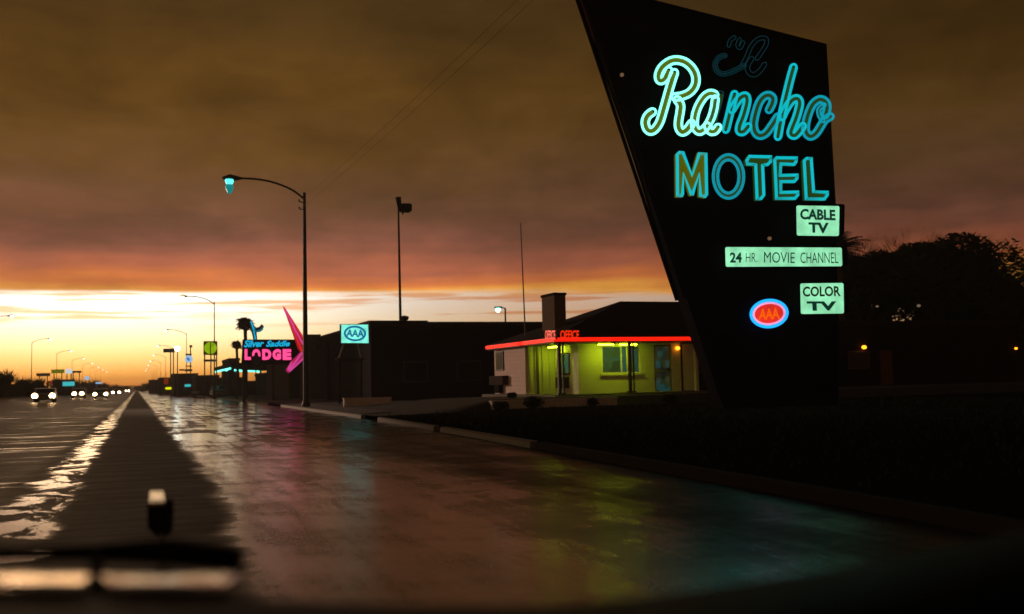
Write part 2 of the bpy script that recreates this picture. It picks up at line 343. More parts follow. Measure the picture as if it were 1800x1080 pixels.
# ------------------------------------------------------------------ road
def sm(x, a, b):
    t = min(1, max(0, (x-a)/(b-a))); return t*t*(3-2*t)
def curbX(y):
    P = [(-6, 4.9), (7.3, 6.2), (20, 7.0), (34, 7.7), (72, 8.4), (134, 8.6), (1500, 8.8)]
    for (a, b), (c, d) in zip(P, P[1:]):
        if y <= c: return b+(d-b)*max(0, (y-a)/(c-a))
    return 8.8
def roadz(x, y):
    return 0.55*sm(-x, 1.0, 16.0)*sm(y, 30, 130)
def road_material():
    m = bpy.data.materials.new('wet_asphalt'); m.use_nodes = True; nt = m.node_tree; N = nt.nodes; L = nt.links
    b = N['Principled BSDF']
    g = N.new('ShaderNodeNewGeometry'); sp = N.new('ShaderNodeSeparateXYZ'); L.new(g.outputs['Position'], sp.inputs[0])
    X, Y = sp.outputs[0], sp.outputs[1]
    def val(x, sock):
        if isinstance(x, (int, float)): sock.default_value = x
        else: L.new(x, sock)
    def mm(op, a, b_=0.0, clamp=False):
        n = N.new('ShaderNodeMath'); n.operation = op; n.use_clamp = clamp; val(a, n.inputs[0]); val(b_, n.inputs[1]); return n.outputs[0]
    def ss(x, a, b_):
        n = N.new('ShaderNodeMapRange'); n.interpolation_type = 'SMOOTHSTEP'; val(x, n.inputs[0]); val(a, n.inputs[1]); val(b_, n.inputs[2]); return n.outputs[0]
    def nz(sx, sy, z, det=5, rough=0.55, dist=0.0):
        cb = N.new('ShaderNodeCombineXYZ'); L.new(mm('MULTIPLY', X, sx), cb.inputs[0]); L.new(mm('MULTIPLY', Y, sy), cb.inputs[1]); cb.inputs[2].default_value = z
        n = N.new('ShaderNodeTexNoise'); n.inputs['Scale'].default_value = 1; n.inputs['Detail'].default_value = det
        n.inputs['Roughness'].default_value = rough; n.inputs['Distortion'].default_value = dist
        L.new(cb.outputs[0], n.inputs['Vector']); return n.outputs['Fac']
    def mixf(f, a, b_):
        n = N.new('ShaderNodeMix'); n.data_type = 'FLOAT'; val(f, n.inputs[0]); val(a, n.inputs[2]); val(b_, n.inputs[3]); return n.outputs[0]
    jag = mm('SUBTRACT', nz(0.5, 0.55, 1.0, 6, 0.6, 0.5), 0.5)
    jag2 = mm('SUBTRACT', nz(0.8, 1.6, 4.0, 6, 0.65, 1.0), 0.5)
    xr = mm('ADD', X, mm('ADD', mm('MULTIPLY', jag, 0.7), mm('MULTIPLY', jag2, 0.35)))
    edge = mm('ADD', 0.50, mm('MULTIPLY', ss(Y, 4.5, 12.0), 0.25))
    right = ss(mm('SUBTRACT', xr, edge), 0.0, 0.28)            # the wet, worn lane to the right of the wheel path
    far = ss(Y, 14.0, 30.0)
    xl = mm('ADD', X, mm('ADD', mm('MULTIPLY', jag, 0.7), mm('MULTIPLY', jag2, 1.3)))
    # standing water in the left wheel rut; it spreads nearer the camera
    wid = mm('ADD', -1.22, mm('MULTIPLY', mm('SUBTRACT', 1.0, ss(Y, 5.0, 15.0)), -0.75))
    rut = mm('MULTIPLY', ss(xl, mm('SUBTRACT', wid, 0.12), mm('ADD', wid, 0.12)), mm('SUBTRACT', 1.0, ss(mm('ADD', X, mm('MULTIPLY', jag2, 0.7)), -0.78, -0.62)))
    rut = mm('MULTIPLY', rut, mm('ADD', 0.12, mm('MULTIPLY', ss(nz(1.5, 0.9, 17.0, 7, 0.72, 0.8), 0.455, 0.52), 0.88)))
    rut = mm('MULTIPLY', rut, ss(Y, 3.6, 6.5))
    left = mm('SUBTRACT', 1.0, ss(xl, -1.6, -1.2))
    stk = ss(nz(0.22, 1.3, 9.0, 7, 0.7), 0.52, 0.64)     # films of water lying across the left lanes
    film = mm('MULTIPLY', left, mm('MULTIPLY', stk, 0.8))
    pat = mm('ADD', mm('MULTIPLY', nz(0.9, 0.45, 21.0, 7, 0.7, 0.3), 0.65), mm('MULTIPLY', nz(3.4, 0.07, 61.0, 6, 0.65), 0.35))
    fine = nz(6, 1.5, 2.0, 6, 0.7)
    blot = mm('ADD', mm('MULTIPLY', nz(1.3, 0.10, 91.0, 8, 0.72), 0.55), mm('MULTIPLY', nz(0.8, 0.9, 95.0, 8, 0.75), 0.45))
    speck = nz(55, 22, 97.0, 3, 0.7)
    drier = ss(mm('ADD', X, mm('MULTIPLY', jag, 2.0)), 2.6, 4.6)
    wet_r = mixf(ss(blot, 0.45, 0.56), 0.12, 0.27)
    wet_r = mm('ADD', wet_r, mm('MULTIPLY', drier, 0.16))
    wet_r = mm('ADD', wet_r, mm('MULTIPLY', mm('SUBTRACT', speck, 0.5), 0.22))
    wet_far = mixf(ss(pat, 0.46, 0.56), 0.12, 0.38)
    wet_r = mixf(far, wet_r, wet_far)
    r = mixf(right, mm('ADD', 0.50, mm('MULTIPLY', fine, 0.2)), wet_r)
    r = mixf(left, r, mm('ADD', 0.40, mm('MULTIPLY', fine, 0.15)))
    r = mixf(film, r, 0.14)
    r = mixf(rut, r, 0.13)
    # a long puddle that reaches over the dry wheel path
    pc = atZ(350, 768)
    ux = mm('DIVIDE', mm('SUBTRACT', mm('ADD', X, mm('MULTIPLY', jag2, 0.5)), pc.x-.05), 0.62)
    uy = mm('DIVIDE', mm('SUBTRACT', mm('ADD', Y, mm('MULTIPLY', jag, 2.0)), pc.y), 2.3)
    pud = mm('SUBTRACT', 1.0, ss(mm('ADD', mm('MULTIPLY', ux, ux), mm('MULTIPLY', uy, uy)), 0.75, 1.1))
    r = mixf(pud, r, 0.09)
    L.new(r, b.inputs['Roughness'])
    sp_l = mixf(right, mm('ADD', 0.06, mm('MULTIPLY', ss(nz(0.5, 2.2, 31.0, 7, 0.75), 0.42, 0.66), 0.32)), mm('MULTIPLY', mm('ADD', 0.5, mm('MULTIPLY', ss(nz(0.45, 1.4, 71.0, 9, 0.78, 0.6), 0.42, 0.60), 0.5)), mm('SUBTRACT', 1.0, mm('MULTIPLY', drier, 0.87)))); sp_l = mixf(left, sp_l, mm('ADD', 0.08, mm('MULTIPLY', ss(nz(0.3, 2.4, 41.0, 7, 0.75), 0.42, 0.66), 0.40))); sp_l = mixf(film, sp_l, 0.6); sp_l = mixf(rut, sp_l, 0.5)
    sp_l = mixf(pud, sp_l, 0.6)
    sp_l = mm('MULTIPLY', sp_l, mm('ADD', 0.45, mm('MULTIPLY', speck, 1.1)))
    L.new(sp_l, b.inputs['Specular IOR Level'])
    L.new(mixf(drier, 2.2, 1.22), b.inputs['IOR'])
    cm = N.new('ShaderNodeMix'); cm.data_type = 'RGBA'; L.new(fine, cm.inputs[0])
    cm.inputs[6].default_value = (0.020, 0.016, 0.014, 1); cm.inputs[7].default_value = (0.060, 0.048, 0.038, 1)
    L.new(cm.outputs[2], b.inputs['Base Color'])
    bp = N.new('ShaderNodeBump'); bp.inputs['Distance'].default_value = 0.02
    lines = nz(3.2, 0.05, 61.0, 5, 0.6)
    h = mm('ADD', mm('MULTIPLY', nz(9, 9, 5.0, 8, 0.75), 0.6), mm('MULTIPLY', pat, 0.6))
    L.new(h, bp.inputs['Height']); L.new(mixf(rut, mixf(right, 0.3, 0.24), 0.08), bp.inputs['Strength'])
    L.new(bp.outputs['Normal'], b.inputs['Normal'])
    return m
def grid_sheet(xs_fn, ys, zf, nx):
    mb = MB(); vs = []; fs = []
    for y in ys:
        xs = xs_fn(y)
        for x in xs: vs.append((x, y, zf(x, y)))
    for j in range(len(ys)-1):
        for i in range(nx-1):
            a = j*nx+i; fs.append((a, a+1, a+nx+1, a+nx))
    return mb.add(vs, fs)
ys = [-8, -4, 0, 3, 6, 9, 12, 16, 20, 25, 30, 36, 43, 50, 60, 70, 82, 95, 110, 130, 160, 200, 260, 340, 450, 600, 900, 1600]
NX = 22
road = grid_sheet(lambda y: [-19+(curbX(y)+19)*i/(NX-1) for i in range(NX)], ys, lambda x, y: roadz(x, y), NX).build('road', road_material(), smooth=True)
structure(road)
gm = grid_sheet(lambda y: [-900, -400, -120, -60, -30, -19.2, -10, 0, 6, 9, 14, 30, 90, 300, 900], [-60, -20, 0, 30, 60, 130, 300, 900, 1690],
                lambda x, y: (roadz(x, y)-0.06 if x > -19 else roadz(x, y)+0.06*(x < -19.1)) - (0.05 if x > -19 else 0.0), 15)
ground = structure(gm.build('ground', MT['earth'], smooth=True))
# pale lane dashes worn nearly away
mb = MB()
for y0 in (12, 24, 36, 48, 60, 75, 90):
    for x0 in (-4.2,):
        mb.add([(x0, y0, roadz(x0, y0)+.006), (x0+.11, y0, roadz(x0, y0)+.006), (x0+.11, y0+2.6, roadz(x0, y0+2.6)+.006), (x0, y0+2.6, roadz(x0, y0+2.6)+.006)], [(0, 1, 2, 3)])
structure(mb.build('lane_marking', mat('worn_white_paint', (0.12, 0.10, 0.08), 0.5)))
# kerb: real step, with gaps at driveways
def kerb(y0, y1, w=0.16, h=0.13):
    mb = MB(); n = max(2, int((y1-y0)/2)); prof = [(0, -.02), (0, h-.03), (0.03, h), (w, h), (w, -.02)]
    vs = []; fs = []
    for i in range(n+1):
        y = y0+(y1-y0)*i/n; x = curbX(y)
        vs += [(x+a, y, z) for a, z in prof]
    k = len(prof)
    for i in range(n):
        for j in range(k-1): fs.append((i*k+j, (i+1)*k+j, (i+1)*k+j+1, i*k+j+1))
    fs += [tuple(range(k)), tuple(reversed(range(n*k, n*k+k)))]
    return mb.add(vs, fs)
kb = MB()
for a, b in ((17.3, 24.5), (25.2, 33.5), (36.5, 62), (70, 118), (128, 420)):
    k = kerb(a, b); kb.add(k.v, k.f)
structure(kb.build('kerb', MT['curb']))
kn = kerb(-8, 17); structure(MB().add(kn.v, kn.f).build('kerb', mat('dimmed_kerb', (.03, .025, .022), .9, spec=.1, bump=.3)))  # near stretch: the dimness there is painted in as a darker concrete
lk = MB(); lk.span((-19.3, 20, -.1), (-19.0, 600, 0.62)); structure(lk.build('far_kerb', MT['concdark']))
# verge (lawn) and sidewalk rising to the terrace
def landz(x, y):
    t = x-curbX(y)
    near = sm(y, -10, 14)
    z = 0.12+sm(t, 0.6, 6.5)*0.10*near
    return z+sm(t, 2.6, 5.2)*0.34*sm(y, 35.0, 35.3)*(1-sm(y, 42, 56))
ysl = [-8, -2, 4, 8, 12, 16, 20, 24, 28, 32, 34.9]
lawn = grid_sheet(lambda y: [curbX(y)+.16+(60-curbX(y))*t for t in (0, .01, .025, .05, .08, .11, .15, .2, .3, .45, .7, 1)], ysl, landz, 12).build('lawn', MT['earth'], smooth=True)
structure(lawn)
ysp = [34.9, 35.0, 35.3, 37, 40, 44, 48, 52, 56, 60, 70, 90, 130]
sw = grid_sheet(lambda y: [curbX(y)+.16+(70-curbX(y))*t for t in (0, .01, .025, .05, .08, .11, .15, .2, .3, .45, .7, 1)], ysp, landz, 12).build('parking_lot', MT['lot'], smooth=True)
structure(sw)
walk = MB()
for a, b in ((38, 61), (71, 117)):
    walk.add([(curbX(a)+.17, a, .128), (curbX(a)+1.6, a, .16+landz(curbX(a)+1.6, a)-.12), (curbX(b)+1.6, b, .16+landz(curbX(b)+1.6, b)-.12), (curbX(b)+.17, b, .128)], [(0, 1, 2, 3)])
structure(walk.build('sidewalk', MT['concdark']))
# grass blades
gb = MB()
for i in range(9000):
    y = random.uniform(8, 34.7); t = random.uniform(0.3, 22)**1.0; x = curbX(y)+.2+t
    z = landz(x, y); h = random.uniform(.03, .10)*(1+1.2*(random.random() > .97)); a = random.uniform(0, 6.28); w = .02+.01*random.random()
    lx, ly = random.uniform(-.04, .04), random.uniform(-.04, .04)
    gb.add([(x-w*math.cos(a), y-w*math.sin(a), z-.01), (x+w*math.cos(a), y+w*math.sin(a), z-.01), (x+lx, y+ly, z+h)], [(0, 1, 2)])
o = gb.build('grass', MT['grass']); structure(o, 'stuff'); o['label'] = 'dark short grass on the verge beside the wet road'; o['category'] = 'grass'
# ------------------------------------------------------------------ the big sign
SD = 32.0
S0 = atD(1250, 400, SD)
ang = YAW - math.radians(12)          # bearing of the panel
ST = Vector((math.cos(ang), -math.sin(ang), 0)); SN = Vector((-math.sin(ang), -math.cos(ang), 0))   # SN faces the camera
SUPV = Vector((0, 0, 1))
def S(px, py, off=0.0):
    d = ray(px, py); p0 = S0+SN*off
    return EYE + d*((p0-EYE).dot(SN)/d.dot(SN))
PXM = 0.0186
base = S(1370, 712); base.z = landz(base.x, base.y)
sign = thing('motel_sign', 'tall dark tapering motel sign with glowing cyan script and block letters', 'sign', base)
outline = [(1020, -40), (1130, -2), (1451, 79), (1467, 360), (1474, 560), (1474, 722), (1275, 722), (1262, 690), (1207, 525), (1125, 268)]
pts = [S(x, y) for x, y in outline]
pts[5].z = pts[6].z = landz(base.x, base.y)-.1
TH = 0.75
MB().prism(pts, -SN*TH).build('sign_panel', MT['black'], sign)
# edge trim: raised rails along the tapering left edge, a red-brown rail between
for off, w, mt in ((0.0, .07, 'black'), (TH, .07, 'black'), (TH*.55, .05, 'side')):
    a, b = S(1026, -20), S(1207, 525)
    if mt == 'side': b = a.lerp(b, .16)
    MB().tube([a-SN*off-ST*.03, b-SN*off-ST*.03], w, 6).build('edge_rail', MT[mt], sign)
MB().tube([S(1128, -3, .03), S(1451, 79, .03), S(1467, 360, .03)], .05, 6).build('edge_rail', MT['black'], sign)
for p in ((1092, 133), (1351, 420)):
    MB().lathe(S(p[0], p[1], .02), [(.04, 0), (.06, .04), (.06, .1), (.02, .13)], 12, SN).build('sky_gap_stud', glow('amber_sky_glow', (.30, .15, .07), .5), sign)  # sky seen through gaps in the panel, put in as weakly glowing studs
def offset_loop(path, w):
    """closed outline at distance w/2 round a stroke"""
    n = len(path); Lp, Rp = [], []
    for i in range(n):
        t = (path[min(n-1, i+1)]-path[max(0, i-1)])
        t = t.normalized() if t.length > 1e-6 else Vector((1, 0))
        nn = Vector((-t.y, t.x)); Lp.append(path[i]+nn*w/2); Rp.append(path[i]-nn*w/2)
    def cap(c, t):
        a0 = math.atan2(t.x, -t.y); return [c+Vector((math.cos(a0-math.pi*k/5), math.sin(a0-math.pi*k/5)))*w/2 for k in range(1, 5)]
    te = (path[-1]-path[-2]).normalized(); ts = (path[0]-path[1]).normalized()
    return Lp+cap(path[-1], te)+Rp[::-1]+cap(path[0], ts)
def smooth2(loop):
    n = len(loop); return [(loop[i-1]+loop[i]*2+loop[(i+1) % n])/4 for i in range(n)]
def script_letter(strokes, w, tube, face, insets=(0.2, 1.9, 3.5), proud=.16, r=.0145, facew=None):
    fb = MB(); tb = MB()
    for q, st in enumerate(strokes):
        sw_ = w
        if isinstance(st, tuple): st, sw_ = st
        path = smoothline(st, 6); n = len(path); pr = proud+q*.006
        # channel slab
        vs = []; fs = []; ww = sw_*.5
        for i in range(n):
            t = (path[min(n-1, i+1)]-path[max(0, i-1)]).normalized(); nn = Vector((-t.y, t.x))
            for side in (1, -1):
                p = path[i]+nn*ww*side
                vs += [S(p.x, p.y, pr), S(p.x, p.y, .01)]
        for i in range(n-1):
            a = i*4; b = a+4
            fs += [(a, b, b+2, a+2), (a, a+1, b+1, b), (a+2, b+2, b+3, a+3)]
        fs += [(0, 2, 3, 1), ((n-1)*4, (n-1)*4+1, (n-1)*4+3, (n-1)*4+2)]
        fb.add(vs, fs)
        for k, ins in enumerate(insets):
            if sw_-2*ins < 1.5: continue
            lp = smooth2(offset_loop(path, sw_-2*ins))
            tb.tube([S(p.x, p.y, pr+.03) for p in lp], r, 5, closed=True)
    f = fb.build('script_letter', face, sign)
    tb.build('neon_tube', tube, f, True)
def c1(l): return [(1110+x/6, 80+y/6) for x, y in l]
def c2(l): return [(1280+x/6.355, 90+y/6.355) for x, y in l]
def c3(l): return [(1230+x/9.82, 40+y/9.82) for x, y in l]
hot = MT['tube_hot']; cy = MT['tube']; mid = MT['tube_mid']
script_letter([c1([(225,700),(168,745),(145,820),(175,895),(235,895),(295,815),(335,690),(380,530),(420,390),(455,285)]),
               c1([(395,262),(350,350),(300,372),(285,315),(320,235),(400,172),(480,155),(570,180),(645,250),(680,340),(668,430),(610,500),(530,535),(455,545)]),
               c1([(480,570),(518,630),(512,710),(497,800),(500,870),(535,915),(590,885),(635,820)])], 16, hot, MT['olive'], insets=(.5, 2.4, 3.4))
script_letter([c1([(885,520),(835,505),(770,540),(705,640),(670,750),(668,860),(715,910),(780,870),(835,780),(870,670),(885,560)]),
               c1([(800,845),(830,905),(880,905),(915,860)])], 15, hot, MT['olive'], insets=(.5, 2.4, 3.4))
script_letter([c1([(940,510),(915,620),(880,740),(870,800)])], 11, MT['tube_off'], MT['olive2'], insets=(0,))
script_letter([c2([(72,480),(45,580),(10,730),(-28,880)]),
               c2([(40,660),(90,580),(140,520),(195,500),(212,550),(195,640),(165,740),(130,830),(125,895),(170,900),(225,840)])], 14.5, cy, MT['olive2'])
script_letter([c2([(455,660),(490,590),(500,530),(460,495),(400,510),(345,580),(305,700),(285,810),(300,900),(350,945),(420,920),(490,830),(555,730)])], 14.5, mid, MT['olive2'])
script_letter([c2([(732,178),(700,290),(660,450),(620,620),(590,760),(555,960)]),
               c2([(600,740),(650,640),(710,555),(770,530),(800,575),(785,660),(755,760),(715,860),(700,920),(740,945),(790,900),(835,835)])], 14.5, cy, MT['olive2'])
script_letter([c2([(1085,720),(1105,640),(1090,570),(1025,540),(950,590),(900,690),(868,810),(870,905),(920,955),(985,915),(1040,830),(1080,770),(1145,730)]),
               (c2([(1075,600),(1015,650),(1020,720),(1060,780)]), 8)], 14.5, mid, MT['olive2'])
script_letter([(c3([(440,570),(340,600),(270,700),(290,820),(380,885),(500,870),(640,810),(770,740)]), 8),
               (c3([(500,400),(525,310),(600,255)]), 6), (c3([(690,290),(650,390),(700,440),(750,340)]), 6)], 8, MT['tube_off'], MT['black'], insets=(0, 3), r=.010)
script_letter([(c3([(740,720),(810,590),(860,460),(930,350),(1030,275),(1140,275),(1150,370),(1080,490),(990,620)]), 7),
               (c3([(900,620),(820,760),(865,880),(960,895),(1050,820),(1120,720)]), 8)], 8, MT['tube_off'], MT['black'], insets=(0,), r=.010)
# block word
def cm(l): return [Vector((1150+x/4.694, 250+y/4.694)) for x, y in l]
def inset_poly(P, d):
    n = len(P); A = sum(P[i].x*P[(i+1) % n].y-P[(i+1) % n].x*P[i].y for i in range(n)); sg = 1 if A > 0 else -1
    out = []
    for i in range(n):
        a = (P[i]-P[i-1]).normalized(); b = (P[(i+1) % n]-P[i]).normalized()
        na = Vector((-a.y, a.x))*sg; nb = Vector((-b.y, b.x))*sg
        k = 1+na.dot(nb); k = max(k, .45)
        out.append(P[i]+(na+nb)*(d/k))
    return out
def block_letter(P, face, tube, insets=(.3, 2.1, 3.9)):
    fb = MB(); fb.prism([S(p.x, p.y, .18) for p in P], -SN*.17)
    f = fb.build('block_letter', face, sign); tb = MB()
    for ins in insets: tb.tube([S(p.x, p.y, .21) for p in inset_poly(P, ins)], .017, 5, closed=True)
    tb.build('neon_tube', tube, f)
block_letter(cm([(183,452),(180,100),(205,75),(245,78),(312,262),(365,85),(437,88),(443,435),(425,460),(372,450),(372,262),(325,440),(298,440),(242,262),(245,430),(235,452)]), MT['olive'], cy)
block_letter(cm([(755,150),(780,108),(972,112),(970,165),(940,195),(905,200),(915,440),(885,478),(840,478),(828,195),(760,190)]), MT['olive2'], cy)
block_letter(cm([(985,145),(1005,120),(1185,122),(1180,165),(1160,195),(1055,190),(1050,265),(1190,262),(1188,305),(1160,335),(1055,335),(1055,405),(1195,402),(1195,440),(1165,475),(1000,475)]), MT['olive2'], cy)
block_letter(cm([(1228,150),(1255,125),(1305,125),(1325,400),(1440,405),(1438,440),(1410,480),(1245,478)]), MT['olive2'], cy)
def ell(cx, cy_, rx, ry, n=40): return [Vector((cx+rx*math.cos(2*math.pi*k/n), cy_+ry*math.sin(2*math.pi*k/n))) for k in range(n)]
oc = (1150+613/4.694, 250+284/4.694)
fb = MB(); n = 40; A = ell(*oc, 29, 40.5); B = ell(oc[0]-.3, oc[1], 16.5, 27)
vs = [S(p.x, p.y, .18) for p in A]+[S(p.x, p.y, .18) for p in B]+[S(p.x, p.y, .01) for p in A]+[S(p.x, p.y, .01) for p in B]
fb.add(vs, [(i, (i+1) % n, n+(i+1) % n, n+i) for i in range(n)]+[(i, 2*n+i, 2*n+(i+1) % n, (i+1) % n) for i in range(n)]+[(n+i, n+(i+1) % n, 3*n+(i+1) % n, 3*n+i) for i in range(n)])
f = fb.build('block_letter', MT['olive2'], sign); tb = MB()
for k in (.3, 2.1, 3.9):
    tb.tube([S(p.x, p.y, .21) for p in ell(*oc, 29-k, 40.5-k)], .013, 5, True)
    tb.tube([S(p.x, p.y, .21) for p in ell(oc[0]-.3, oc[1], 16.5+k, 27+k)], .013, 5, True)
tb.build('neon_tube', mid, f)
# light boxes
def lightbox(q, words, depth=.32):
    """q: px corners ul, ur, lr, ll ; words: (text, px quad ll, lr, ur, ul, offset, material)"""
    cx = sum(p[0] for p in q)/4; cy_ = sum(p[1] for p in q)/4
    def rounded(k, off):
        out = []
        for i in range(4):
            p = Vector(q[i]); a = Vector(q[i-1]); b = Vector(q[(i+1) % 4])
            for tt in (a-p, b-p): pass
            ua = (a-p).normalized(); ub = (b-p).normalized()
            c = p+(ua+ub)*k; out += [p+ua*3+(ub*k*.0), p+(ua+ub)*.9, p+ub*3]
            out[-3] += ub*k; out[-2] += (ua+ub)*k; out[-1] += ua*k
        return [S(v.x, v.y, off) for v in out]
    R = rounded(0, .04); cab = MB(); cab.prism(R, SN*depth); c = cab.build('light_box', MT['black'], sign)
    face = MB(); face.prism(rounded(.7, .04+depth+.004), SN*.012); face.build('lit_face', MT['mint'], c)
    for s, qq, of, mt in words:
        t = MB(); text_on(t, s, [S(x, y, .04+depth+.024) for x, y in qq], of); t.build('lettering', mt, c)
lightbox([(1399,361),(1476,362),(1475,416),(1400,415)], [
    ('CABLE', [(1406,386),(1469,388),(1468,369),(1407,367)], .04, MT['ink']),
    ('TV', [(1422,409),(1456,411),(1457,392),(1421,391)], .045, MT['ink'])])
lightbox([(1274,434),(1480,435),(1481,469),(1275,470)], [
    ('24', [(1283,462),(1304,462),(1304,444),(1283,444)], .035, MT['ink']),
    ('HR.', [(1311,461),(1331,461),(1331,445),(1311,445)], -.005, MT['ink2']),
    ('MOVIE', [(1343,462),(1397,463),(1397,444),(1343,443)], .0, MT['ink']),
    ('CHANNEL', [(1407,463),(1474,463),(1473,444),(1407,444)], -.002, MT['ink2'])])
lightbox([(1406,498),(1483,497),(1484,552),(1407,553)], [
    ('COLOR', [(1411,522),(1478,521),(1477,503),(1411,504)], .03, MT['ink2']),
    ('TV', [(1419,547),(1471,546),(1470,530),(1418,530)], .05, MT['ink'])])
# oval emblem in neon
def oval(cx, cy_, rx, ry, tilt=-.10, n=36):
    out = []
    for k in range(n):
        a = 2*math.pi*k/n; x, y = rx*math.cos(a), ry*math.sin(a)
        out.append(Vector((cx+x*math.cos(tilt)-y*math.sin(tilt), cy_+x*math.sin(tilt)+y*math.cos(tilt))))
    return out
ec = (1352, 551.5)
em = MB(); em.prism([S(p.x, p.y, .02) for p in oval(*ec, 34, 25.5)], SN*.14); emo = em.build('oval_emblem', MT['black'], sign)
fc = MB(); fc.prism([S(p.x, p.y, .165) for p in oval(*ec, 26, 18)], SN*.02); fc.build('lit_face', MT['emblem_red'], emo)
tb = MB()
for k in (0, 1.7, 3.4): tb.tube([S(p.x, p.y, .21) for p in oval(*ec, 33.5-k, 25-k)], .017, 6, True)
tb.build('neon_tube', MT['blue_neon'], emo)
tb = MB()
for k in (5.4, 7.2): tb.tube([S(p.x, p.y, .21) for p in oval(*ec, 33.5-k, 25-k)], .015, 6, True)
tb.build('neon_tube', MT['pinkwhite'], emo)
t = MB(); text_on(t, 'AAA', [S(1333, 563, .20), S(1371, 561, .20), S(1369, 541, .20), S(1335, 543, .20)], .03); t.build('lettering', MT['emblem_or'], emo)
# ------------------------------------------------------------------ motel office
FZ, GZ = 2.93, 0.62           # fascia height, floor level
WX, SY = 16.5, 38.65          # outer fascia planes
XB = atY(1232, 599, SY).x
YA = atX(856, 615, WX).y
mo = thing('motel_office', 'low motel office with green lit porch, red neon eaves and brick chimney', 'building', (20, 43, GZ))
XI, YI, YP = 18.3, 40.3, 43.0
xs = lambda px, Y: atY(px, 640, Y).x
# platform
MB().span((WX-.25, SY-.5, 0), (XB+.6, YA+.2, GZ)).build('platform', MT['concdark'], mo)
T = .25
wl = MB(); wl.span((WX+.35, YP, GZ), (XI+.0, YA-.1, FZ-.1))     # west wing block
wo = wl.build('wall', MT['wallpink'], mo)
wl2 = MB(); wl2.span((WX+.33, YP-.03, GZ), (XI-.002, YP-.003, FZ-.1)); wl2.build('wall', MT['wall'], mo)
# inner west wall and south wall with openings
def wall_x(y, x0, x1, z0, z1, holes, th=.2):
    mb = MB(); cuts = sorted(holes); cur = x0
    for hx0, hx1, hz0, hz1 in cuts:
        mb.span((cur, y, z0), (hx0, y+th, z1))
        if hz0 > z0+.01: mb.span((hx0, y, z0), (hx1, y+th, hz0))
        if hz1 < z1-.01: mb.span((hx0, y, hz1), (hx1, y+th, z1))
        cur = hx1
    mb.span((cur, y, z0), (x1, y+th, z1)); return mb
w0, w1 = xs(1058, YI), xs(1126, YI); zt, zb = atY(1090, 608, YI).z, atY(1090, 657, YI).z
d0, d1 = xs(1150, YI), xs(1180, YI); k0, k1 = xs(1200, YI), xs(1222, YI)
wall_x(YI, XI, XB-.1, GZ, FZ-.1, [(w0, w1, zb, zt), (d0, d1, GZ+.02, zt+.02), (k0, k1, GZ+.02, zt+.06)]).build('wall', MT['wall'], mo)
MB().span((XI, YI+.2, GZ), (XI+.2, YP, FZ-.1)).build('wall', MT['wall'], mo)
MB().span((XI+.2, YI+2.6, GZ), (XB-.1, YI+2.8, FZ-.1)).build('interior_wall', MT['dark2'], mo)
MB().span((XB-.3, YI+.2, GZ), (XB-.1, YA-1, FZ-.1)).build('wall', MT['dark2'], mo)
# window with frame, mullions, curtains
wf = MB(); yy = YI+.02
for a, b in (((w0, yy, zb), (w1, yy+.08, zb+.06)), ((w0, yy, zt-.05), (w1, yy+.08, zt)), ((w0, yy, zb+.06), (w0+.06, yy+.08, zt-.05)), ((w1-.06, yy, zb+.06), (w1, yy+.08, zt-.05))): wf.span(a, b)
for px in (1093, 1103): x = xs(px, YI); wf.span((x-.025, yy, zb+.06), (x+.025, yy+.08, zt-.05))
wo2 = wf.build('window', MT['wall'], mo)
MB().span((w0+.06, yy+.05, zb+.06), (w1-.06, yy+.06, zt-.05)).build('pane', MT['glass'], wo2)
MB().span((w0-.1, YI-.1, zb-.08), (w1+.1, YI-.002, zb)).build('window_sill', MT['wall'], wo2)
# door
df = MB()
for a, b in (((d0, yy, GZ+.02), (d0+.07, yy+.08, zt)), ((d1-.07, yy, GZ+.02), (d1, yy+.08, zt)), ((d0+.07, yy, zt-.07), (d1-.07, yy+.08, zt)), ((d0+.07, yy, GZ+.9), (d1-.07, yy+.08, GZ+.98))): df.span(a, b)
dr = df.build('door', MT['olive2'] if False else mat('green_grey_door', (.16, .18, .12), .6), mo)
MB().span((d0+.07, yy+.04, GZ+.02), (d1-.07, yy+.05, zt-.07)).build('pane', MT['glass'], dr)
MB().box((d1-.14, yy-.02, GZ+1.0), (.04, .06, .16)).build('handle', MT['steel'], dr)
MB().span((k0+.04, YI+.12, GZ+.02), (k1-.04, YI+.16, zt)).build('door', MT['black'], mo)
# recess window on the inner west wall + air conditioner
def plate_x(name, X, y0, y1, z0, z1, th, m, parent): return MB().span((X-th, y0, z0), (X, y1, z1)).build(name, m, parent)
r0, r1 = 42.2, 41.2
rw = plate_x('window', XI, r1, r0, GZ+.85, FZ-.45, .04, MT['trim'], mo)
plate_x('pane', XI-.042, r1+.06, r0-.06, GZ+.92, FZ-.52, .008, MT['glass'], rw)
ac = plate_x('air_conditioner', XI, r1+.15, r0-.05, GZ+.25, GZ+.75, .3, MT['signgrey'], mo)
# white fins / fluted corner of the wing
for x in (16.95, 17.3, 17.65, 18.0):
    MB().span((x, YP-.12, GZ), (x+.06, YP-.031, FZ-.12)).build('wall_rib', MT['wall'], mo)
